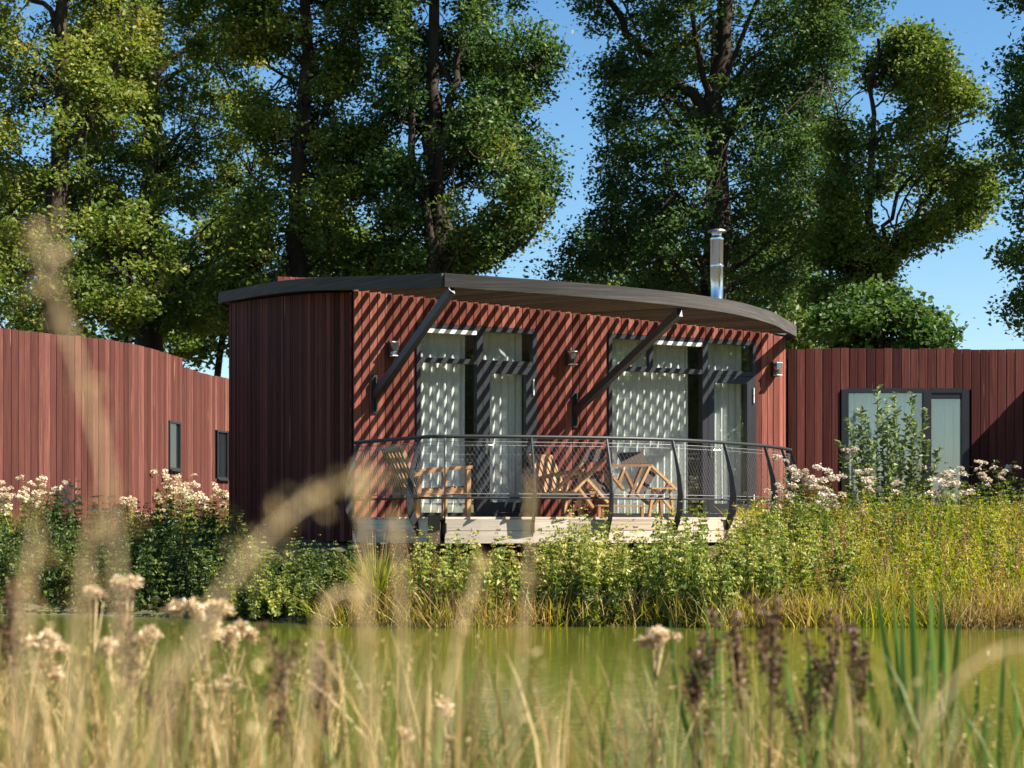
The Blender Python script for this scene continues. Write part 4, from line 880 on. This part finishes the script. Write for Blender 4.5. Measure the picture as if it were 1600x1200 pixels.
tuft('small straw-coloured sedge tuft at the water edge below the kinked railing', 716, 20.15, .72, 170, 302, STRAW, .45, .7)
tuft('fine yellow sedge tuft between the nettles and the meadow', 1395, 20.4, .8, 150, 303, GRS, .45)
tuft('low sedge tuft in front of the dark gap beneath the deck', 655, 20.7, .75, 150, 304, GRS, .35)

# ---- flowering plants (flat pink-white heads)
def head_mesh(mat, seed, r=.075):
    r2 = np.random.default_rng(seed); n = 46; a = r2.uniform(0, 6.28, n); q = np.sqrt(r2.uniform(size=n)) * r
    c = np.c_[np.cos(a) * q, np.sin(a) * q, .03 * (1 - (q / r) ** 2) + r2.normal(size=n) * .010]
    V = leafverts(c, r2.uniform(.03, .05, n), r2, .9, 1.0)
    o = cloud('proto', V, .5 + r2.normal(size=n) * .25, 0, mat, None, (0, 0, 0), LEAF_T); me = o.data; bpy.data.objects.remove(o); return me
HEADS = {m_.name: [head_mesh(m_, 400 + i) for i in range(4)] for m_ in (FLOW, CREAM)}
def flowering(label, px, Y, h_, w_, heads, mat, seed, group, lm=NET, tint=.3, base_z=None):
    r2 = np.random.default_rng(seed); c = onbank([px], [Y])[0]; t = empty('flowering_plant', c, label, 'flowers', group)
    b = np.c_[c[0] + r2.normal(size=heads) * w_ * .35, c[1] + r2.normal(size=heads) * w_ * .3, np.full(heads, c[2])]
    hs = r2.uniform(.5, 1.05, heads) * h_; V, sb = leafy(b, hs * .93, 9, 4, .12, r2, lean=.0, droop=.1, aspect=.38)
    cloud('foliage', V, tint + r2.normal(size=len(V)) * .18, 0, lm, t, c, LEAF_T); cloud('stems', sb, np.full(len(sb), .3), 0, RUST, t, c, BL_T, kind='stuff')
    for i in range(heads):
        for k in range(2 if r2.uniform() < .55 else 1):
            o = bpy.data.objects.new('flower_head', HEADS[mat.name][r2.integers(4)]); p = b[i] + np.array([r2.normal() * .07, r2.normal() * .07, hs[i] - .1 * k])
            link(o, t, p); o.rotation_euler = (r2.normal() * .3, r2.normal() * .3 , r2.uniform(0, 6)); s_ = r2.uniform(.8, 1.35) * (1.0 if mat is CREAM else .78); o.scale = (s_, s_, s_)
RGp = 'pink-white flowering plants on the sunny bank'
for i, (px, Y, h_, hd, lab) in enumerate(((1236, 24.0, 1.15, 12, 'flowering plant with pale pink heads touching the end of the railing'), (1262, 23.2, 1.15, 14, 'large flowering plant with many pale pink heads beside the balcony end'), (1290, 23.6, .95, 9, 'flowering plant with pink heads between the railing end and the sapling'),
        (1312, 25.2, 1.25, 9, 'flowering plant with pink heads against the annex boards beside its window'), (1345, 24.6, 1.0, 6, 'flowering plant with a few pink heads at the foot of the sapling'), (1440, 25.6, 1.05, 8, 'flowering plant with pink heads under the narrow annex casement'),
        (1480, 25.0, 1.05, 8, 'flowering plant with pink heads below the corner of the annex window'), (1520, 25.6, 1.15, 8, 'flowering plant with pink heads under the slanting shadow edge'), (1560, 25.2, 1.0, 7, 'flowering plant with pink heads in the shade of the annex'),
        (1592, 25.8, 1.2, 7, 'tall flowering plant with pink heads beside the dark shaded herbs'), (1405, 24.4, .8, 5, 'low flowering plant with few pink heads in front of the sapling'))):
    flowering(lab, px, Y, h_, .55, hd, FLOW, 420 + i, RGp)
LGp = 'cream flowering plants at the foot of the wavy wall'
for i, (px, Y, h_, hd, lab) in enumerate(((262, 35.2, 1.25, 16, 'tall cream flowering plant below the first slit window'), (290, 36.0, 1.2, 16, 'wide cream flowering plant between the two slit windows'), (322, 36.5, 1.05, 14, 'cream flowering plant below the second slit window'), (222, 33.7, .75, 9, 'small cream flowering plant in front of the wavy wall'),
        (345, 36.6, .9, 10, 'cream flowering plant next to the curved side wall'), (10, 27.5, 1.0, 14, 'dense cream flowering plant at the near end of the wavy wall'), (45, 27.8, .95, 12, 'cream flowering plant beside the dense one at the wavy wall'), (95, 28.5, .8, 9, 'sparse cream flowering plant by the wavy wall'), (135, 29.5, .7, 6, 'lowest cream flowering plant by the wavy wall'))):
    flowering(lab, px, Y, h_, .7, hd, CREAM, 450 + i, LGp, NET, .45)
# ---- willow sapling
c = onbank([1385], [25.4])[0]; sap = empty('sapling', c, 'upright willow sapling with pale leaves in front of the annex window', 'sapling')
r2 = np.random.default_rng(77); SV = []; sm = MB()
tips = [(1312, 690), (1326, 655), (1345, 640), (1352, 650), (1372, 606), (1378, 640), (1392, 660), (1402, 640), (1425, 615), (1432, 660), (1448, 640), (1450, 690), (1335, 700), (1410, 690), (1362, 690), (1468, 700), (1386, 625), (1418, 650), (1340, 670), (1398, 615)]
LVc = []; LVd = []
for i, (a, b) in enumerate(tips):
    yy = 25.4 + r2.normal() * .2; e = P(a, b, yy); s0 = c + np.array([r2.normal() * .12, r2.normal() * .1, -.05]); m_ = s0 * .5 + e * .5 + np.array([(e[0] - s0[0]) * .22, 0, -.05])
    q = spline([s0, m_, e], 12); sm.tube(q, np.linspace(.011, .003, 12), 5, False)
    for k in np.linspace(1.5, 11, 100):
        j = int(k); f = k - j; p = q[j] * (1 - f) + q[min(j + 1, 11)] * f; an = r2.uniform(0, 6.28); dr = np.array([math.cos(an), math.sin(an) * .8, .55]); LVc.append(p + dr * .035); LVd.append(dr)
sm.build('stem', STEM, sap)
LVc = np.array(LVc); cloud('foliage', leafverts(LVc, r2.uniform(.08, .14, len(LVc)), r2, .42, .6, dirs=np.array(LVd)), .55 + r2.normal(size=len(LVc)) * .22, 0, SAPL, sap, c, LEAF_T)

# ================================================================== NEAR BANK (out of focus)
r3 = np.random.default_rng(909)
def nz_(x, y): return ground_z(x, y)
n = 9600; Y = np.where(r3.uniform(size=n) < .75, r3.uniform(5.2, 7.5, n), r3.uniform(2.4, 5.2, n)); px = r3.uniform(-740, 2340, n); x = (px - 800) / FPX * Y
dens = np.interp(px, [0, 250, 420, 560, 800, 980, 1150, 1300, 1600], [.44, .44, .34, .24, .16, .15, .24, .22, .22]); keep = r3.uniform(size=n) < dens
x, Y, px = x[keep], Y[keep], px[keep]; n = len(x); B = np.c_[x, Y, ground_z(x, Y) - .02]
topy = np.interp(px, [0, 250, 420, 600, 800, 1000, 1200, 1600], [1000, 1000, 1020, 1000, 1020, 1040, 1040, 1060]) + r3.gamma(2, 55, n) - 60
h = np.clip(ZC + (HOR - topy) / FPX * Y - B[:, 2], .25, 1.3) / .88
tn = np.where(r3.uniform(size=n) < np.interp(px, [0, 600, 1000, 1600], [.25, .32, .42, .58]), r3.uniform(0, .2, n), r3.uniform(.25, .95, n))
tag(cloud('dry_grass', blades(B, h, r3.normal(size=(n, 2)) * .13, r3.uniform(.003, .010, n), r3, 1.8), tn, 0, STRAW, None, (0, 0, 0), BL_T, kind='stuff'), 'blurred dry straw grass on the near bank', 'grass', kind='stuff')
# seed panicles on part of the grass
sel = r3.permutation(n)[:300]; pc = []; 
tipv = B[sel] + np.c_[np.zeros((300, 2)), h[sel] * .9]
for p in tipv:
    k = 16; pc.append(p + np.c_[r3.normal(size=(k, 2)) * .012, -np.linspace(0, .16, k)])
pc = np.vstack(pc); tag(cloud('grass_seed_heads', leafverts(pc, r3.uniform(.010, .020, len(pc)), r3, .5, .2), r3.uniform(.4, 1, len(pc)), 0, STRAW, None, (0, 0, 0), LEAF_T, kind='stuff'), 'blurred pale seed heads of the near bank grass', 'grass', kind='stuff')
# ---- thistles gone to seed
def fluffball(seed):
    q = np.random.default_rng(seed); n = 90; g = q.normal(size=(n, 3)); g /= np.linalg.norm(g, axis=1)[:, None]; g *= q.uniform(.3, 1, (n, 1)) * .017; g[:, 2] *= .8
    o = cloud('proto', leafverts(g, q.uniform(.008, .015, n), q, .5, .1, dirs=g / .017), q.uniform(.2, 1, n), 0, FLUFF, None, (0, 0, 0), LEAF_T); me = o.data; bpy.data.objects.remove(o); return me
FB = [fluffball(600 + i) for i in range(4)]
def thistle(label, px, py, Y, heads, seed, sz=1.0, spread=26):
    q = np.random.default_rng(seed); e = P(px, py, Y); c = np.array([e[0] + q.normal() * .06, Y + q.normal() * .05, float(ground_z(e[0], Y)) - .02]); t = empty('seeding_thistle', c, label, 'thistle', 'thistles gone to seed on the near bank')
    m_ = MB(); fork = c * .3 + e * .7; fork[:2] = c[:2] * .4 + e[:2] * .6; m_.tube(spline([c, c * .5 + fork * .5 + q.normal(size=3) * .015, fork], 8), np.linspace(.006, .004, 8), 5)
    lc = []
    for i in range(heads):
        p = P(px + q.normal() * spread, py + abs(q.normal()) * spread * .9, Y + q.normal() * .06); m_.tube(spline([fork, (fork + p) / 2 + np.array([0, 0, -.02]), p], 5), np.linspace(.0035, .002, 5), 4)
        o = bpy.data.objects.new('seed_head', FB[q.integers(4)]); link(o, t, p); s_ = q.uniform(.8, 1.35) * sz; o.scale = (s_, s_, s_ * .9); o.rotation_euler = (q.normal() * .5, q.normal() * .5, 0)
        lc.append(p - np.array([0, 0, .025]))
    m_.build('stem', DSTEM, t)
    k = 18; f = q.uniform(.3, 1, k)[:, None]; pcs = c * (1 - f) + fork * f + q.normal(size=(k, 3)) * .02; cloud('withered_leaves', leafverts(pcs, q.uniform(.03, .07, k), q, .3, .2, .3), q.uniform(.1, .7, k), 0, STRAW, t, c, LEAF_T)
for i, (lab, px, py, Y, hd, sz, spd) in enumerate((('fullest thistle gone to seed, with bright downy heads over the dark bank', 312, 945, 5.6, 9, 1.25, 26), ('thin thistle with a tight brown head cluster beside the fullest one', 198, 908, 5.4, 5, .9, 10),
        ('thistle with two drooping brown heads at the edge of the shade', 152, 922, 5.3, 4, .8, 8), ('low thistle with scattered downy heads at the left edge of the grass', 62, 992, 5.0, 6, 1.0, 24), ('single downy thistle head low in the straw', 86, 1050, 5.0, 1, 1.1, 4),
        ('thistle with pinkish down above the pond in front of the nettles', 1030, 985, 5.6, 7, 1.1, 16), ('single wide downy head standing over the open water', 630, 1143, 4.6, 2, 1.1, 8), ('short thistle with three downy heads over the open water', 692, 1098, 5.0, 3, .95, 10),
        ('slim thistle with small heads between the straw and the open water', 236, 985, 5.2, 4, .9, 9), ('thistle with fawn heads just behind the fullest one', 362, 985, 5.9, 5, 1.1, 14), ('lowest small thistle among the straw stems', 165, 1005, 4.8, 3, .9, 9), ('short thistle with dull brown heads in the thick straw', 340, 1060, 5.2, 5, .9, 20))):
    thistle(lab, px, py, Y + 1.4, int(hd * 1.3 + .5), 620 + i, sz * 1.75, spd)
# ---- dock stalks with rusty seed
def dock(label, px, pt, Y, seed, w_=.05, lean=0):
    q = np.random.default_rng(seed); e = P(px, pt, Y); c = np.array([e[0] + lean, Y, float(ground_z(e[0], Y)) - .02]); t = empty('dock_stalk', c, label, 'dock', 'rusty dock stalks on the near bank')
    cv = spline([c, c * .5 + e * .5 + q.normal(size=3) * .02, e], 14); m_ = MB().tube(cv, np.linspace(.007, .003, 14), 5); sc_ = []
    for k in range(5):
        f = q.uniform(.45, .8); p0 = c * (1 - f) + e * f; p1 = p0 + np.array([q.normal() * .05, q.normal() * .05, q.uniform(.12, .25)]); m_.tube([p0, (p0 + p1) / 2 + q.normal(size=3) * .008, p1], [.004, .003, .002], 4); sc_.append((p0, p1))
    sc_.append((c * .45 + e * .55, e)); m_.build('stem', BSTEM, t); pcs = []
    for p0, p1 in sc_:
        k = int(70 * np.linalg.norm(p1 - p0) / .2); f = q.uniform(0, 1, k)[:, None]; pcs.append(p0 * (1 - f) + p1 * f + q.normal(size=(k, 3)) * np.array([w_, w_, .02]) * .28)
    pcs = np.vstack(pcs); cloud('seeds', leafverts(pcs, q.uniform(.013, .026, len(pcs)), q, .7, .1), q.uniform(0, 1, len(pcs)), 0, RUST, t, c, LEAF_T, kind='stuff')
DKL = (('dark rusty dock stalk in the shade beside the fullest thistle', 204, 930, 5.0), ('brown dock stalk at the left edge of the grass', 12, 905, 4.2), ('rusty dock stalk left of the green reed blades', 1098, 1000, 5.0), ('tall rusty dock stalk in front of the nettle bed edge', 1148, 955, 4.4),
       ('tall branching rusty dock stalk between the thistle and the reeds', 1212, 930, 4.0), ('leaning rusty dock stalk in front of the meadow', 1292, 950, 4.6), ('thin rusty dock stalk next to the reed blades', 1335, 985, 4.8), ('pale brown dock stalk over the open water', 500, 1000, 4.2),
       ('slim brown dock stalk in the straw beside the open water', 440, 1010, 3.8), ('dull brown dock stalk low in the thick straw', 262, 1060, 4.4), ('short rusty dock stalk under the leaning one', 1268, 1050, 4.6), ('bushy rusty dock stalk low beside the single reed', 1068, 1040, 4.6))
for i, (lab, px, pt, Y) in enumerate(DKL): dock(lab, px, pt, Y + 1.6, 700 + i, .05, lean=r3.normal() * .08)
# ---- reeds (each blade a part)
def reeds(label, base_px, Y, bl, seed):
    Y = Y + 1.6; q = np.random.default_rng(seed); bx = (base_px - 800) / FPX * Y; c = np.array([bx, Y, float(ground_z(bx, Y)) - .05]); t = empty('reed_clump', c, label, 'reeds', 'green reed clumps at the near shore')
    for (px, py, bend, wd) in bl:
        yy = Y + q.normal() * .12; e = P(px, py, yy); s0 = c + np.array([q.normal() * .03, yy - Y, 0]); m_ = s0 * .5 + e * .5 + np.array([bend, 0, .03]); pts = spline([s0, m_, e], 9)
        if bend and abs(bend) > .08: pts[-2:, 2] -= np.array([.01, .04])
        an = q.uniform(-.6, .6); sd_ = np.array([math.cos(an), math.sin(an), 0]); ww = np.array([.9, 1, 1, 1, .95, .85, .7, .45, .05]) * wd * 2.0
        V = np.stack([np.stack([p - sd_ * k / 2, p + np.cross(sd_, (0, 0, 1)) * k * .15, p + sd_ * k / 2]) for p, k in zip(pts, ww)]).reshape(1, 27, 3)
        T = [];
        for k in range(8):
            for j in range(2): a = 3 * k + j; T += [(a, a + 1, a + 4), (a, a + 4, a + 3)]
        cloud('blade', V, np.array([q.uniform(.2, .8)]), 0, REED, t, c, T)
reeds('biggest green reed clump with upright blades in front of the meadow', 1440, 5.3, [(1366, 905, -.02, .016), (1424, 898, -.01, .018), (1452, 912, 0, .018), (1470, 905, .01, .016), (1408, 940, -.03, .014), (1500, 950, .03, .016), (1352, 990, -.05, .014), (1345, 1000, -.04, .016), (1396, 925, -.02, .013), (1480, 990, .02, .02), (1440, 1090, .1, .016), (1530, 1050, .06, .016), (1460, 930, 0, .014)], 801)
reeds('slanting green reed clump beside the last dock stalks', 1560, 4.9, [(1570, 985, 0, .015), (1500, 1080, -.04, .014), (1590, 1120, .05, .018), (1545, 1100, -.03, .016), (1580, 1010, .02, .013), (1605, 1060, .05, .015)], 802)
reeds('sparse green reed blades below the thistle with pinkish down', 1120, 5.4, [(1102, 935, 0, .014), (1118, 930, .01, .013), (1130, 940, .02, .013), (1078, 990, -.04, .014), (1150, 1000, .03, .015), (1046, 960, -.05, .012)], 803)
reeds('pale green reed blades between the dock stalks', 1250, 5.0, [(1290, 1000, .02, .015), (1262, 985, .01, .014), (1225, 1010, -.02, .014), (1310, 1060, .05, .016), (1270, 1090, .05, .014)], 804)
reeds('few short green blades among the straw below the single downy head', 700, 4.6, [(712, 1060, .02, .010), (690, 1110, -.02, .012), (668, 1130, -.02, .010), (730, 1130, .03, .010), (640, 1150, -.02, .010)], 805)
# ---- very near plumes, melted by the shallow focus
def plume(label, pts, Y, seed, n, r=.012, tn=.7, stem_r=.0019):
    q = np.random.default_rng(seed); k = len(pts); path = spline([P(a, b, Y + .04 * i) for i, (a, b) in enumerate(pts)], 30)
    c = np.array([path[0][0], path[0][1], float(ground_z(path[0][0], Y)) - .02]); t = empty('reed_grass_plume', c, label, 'grass plume', 'tall reed grass plumes close on the near bank')
    full = np.vstack([[c], path]); MB().tube(spline([c, *path[::4]], 24), np.linspace(stem_r, stem_r * .5, 24), 5).build('stem', DSTEM, t)
    f = q.uniform(.3, 1, n); ii = f * 29; a = np.floor(ii).astype(int).clip(0, 28); p = path[a] * (1 - (ii - a))[:, None] + path[a + 1] * (ii - a)[:, None] + q.normal(size=(n, 3)) * r
    cloud('plume', leafverts(p, q.uniform(.008, .018, n), q, .35, .1), tn + q.normal(size=n) * .15, 0, STRAW, t, c, LEAF_T, kind='stuff')
plume('tall blurred grass plume rising over the wavy red wall', [(190, 1190), (188, 980), (170, 760), (120, 560), (72, 420), (58, 350)], 1.15, 901, 50, .009, .85)
plume('arching blurred grass plume crossing the dark side wall', [(250, 1190), (300, 1010), (370, 890), (450, 805), (540, 755), (620, 745)], 1.15, 902, 50, .007, .85)
plume('small arching blurred plume in front of the shore', [(478, 1190), (490, 1050), (505, 960), (530, 925), (556, 935), (560, 985)], 1.7, 903, 50, .004)
plume('straight blurred stalk in front of the left end of the balcony', [(578, 1190), (574, 1050), (570, 900), (566, 780), (566, 740)], 1.4, 904, 34, .003)
plume('straight blurred stalk next to the sedge tuft', [(640, 1190), (632, 1060), (626, 940), (622, 850), (620, 800)], 1.6, 905, 34, .003)
plume('blurred leaning plume over the water below the balcony', [(690, 1190), (700, 1080), (720, 980), (745, 900), (760, 870)], 1.9, 906, 50, .006)
plume('blurred stalk crossing the balcony in front of the door', [(800, 1190), (812, 1050), (824, 920), (828, 800), (826, 730)], 1.9, 907, 45, .002)
plume('blurred grass plume low in front of the wavy wall flowers', [(110, 1190), (112, 1060), (128, 930), (140, 850), (150, 800)], 1.2, 908, 28, .008, .5)
plume('blurred plume low at the edge of the left grass', [(30, 1190), (30, 1060), (40, 940), (52, 860), (60, 820)], 1.2, 909, 28, .008, .45)
plume('drooping blurred plume above the slanting reeds', [(1440, 1190), (1470, 1100), (1520, 1040), (1580, 1010), (1640, 1010)], 1.7, 910, 45, .007, .6)
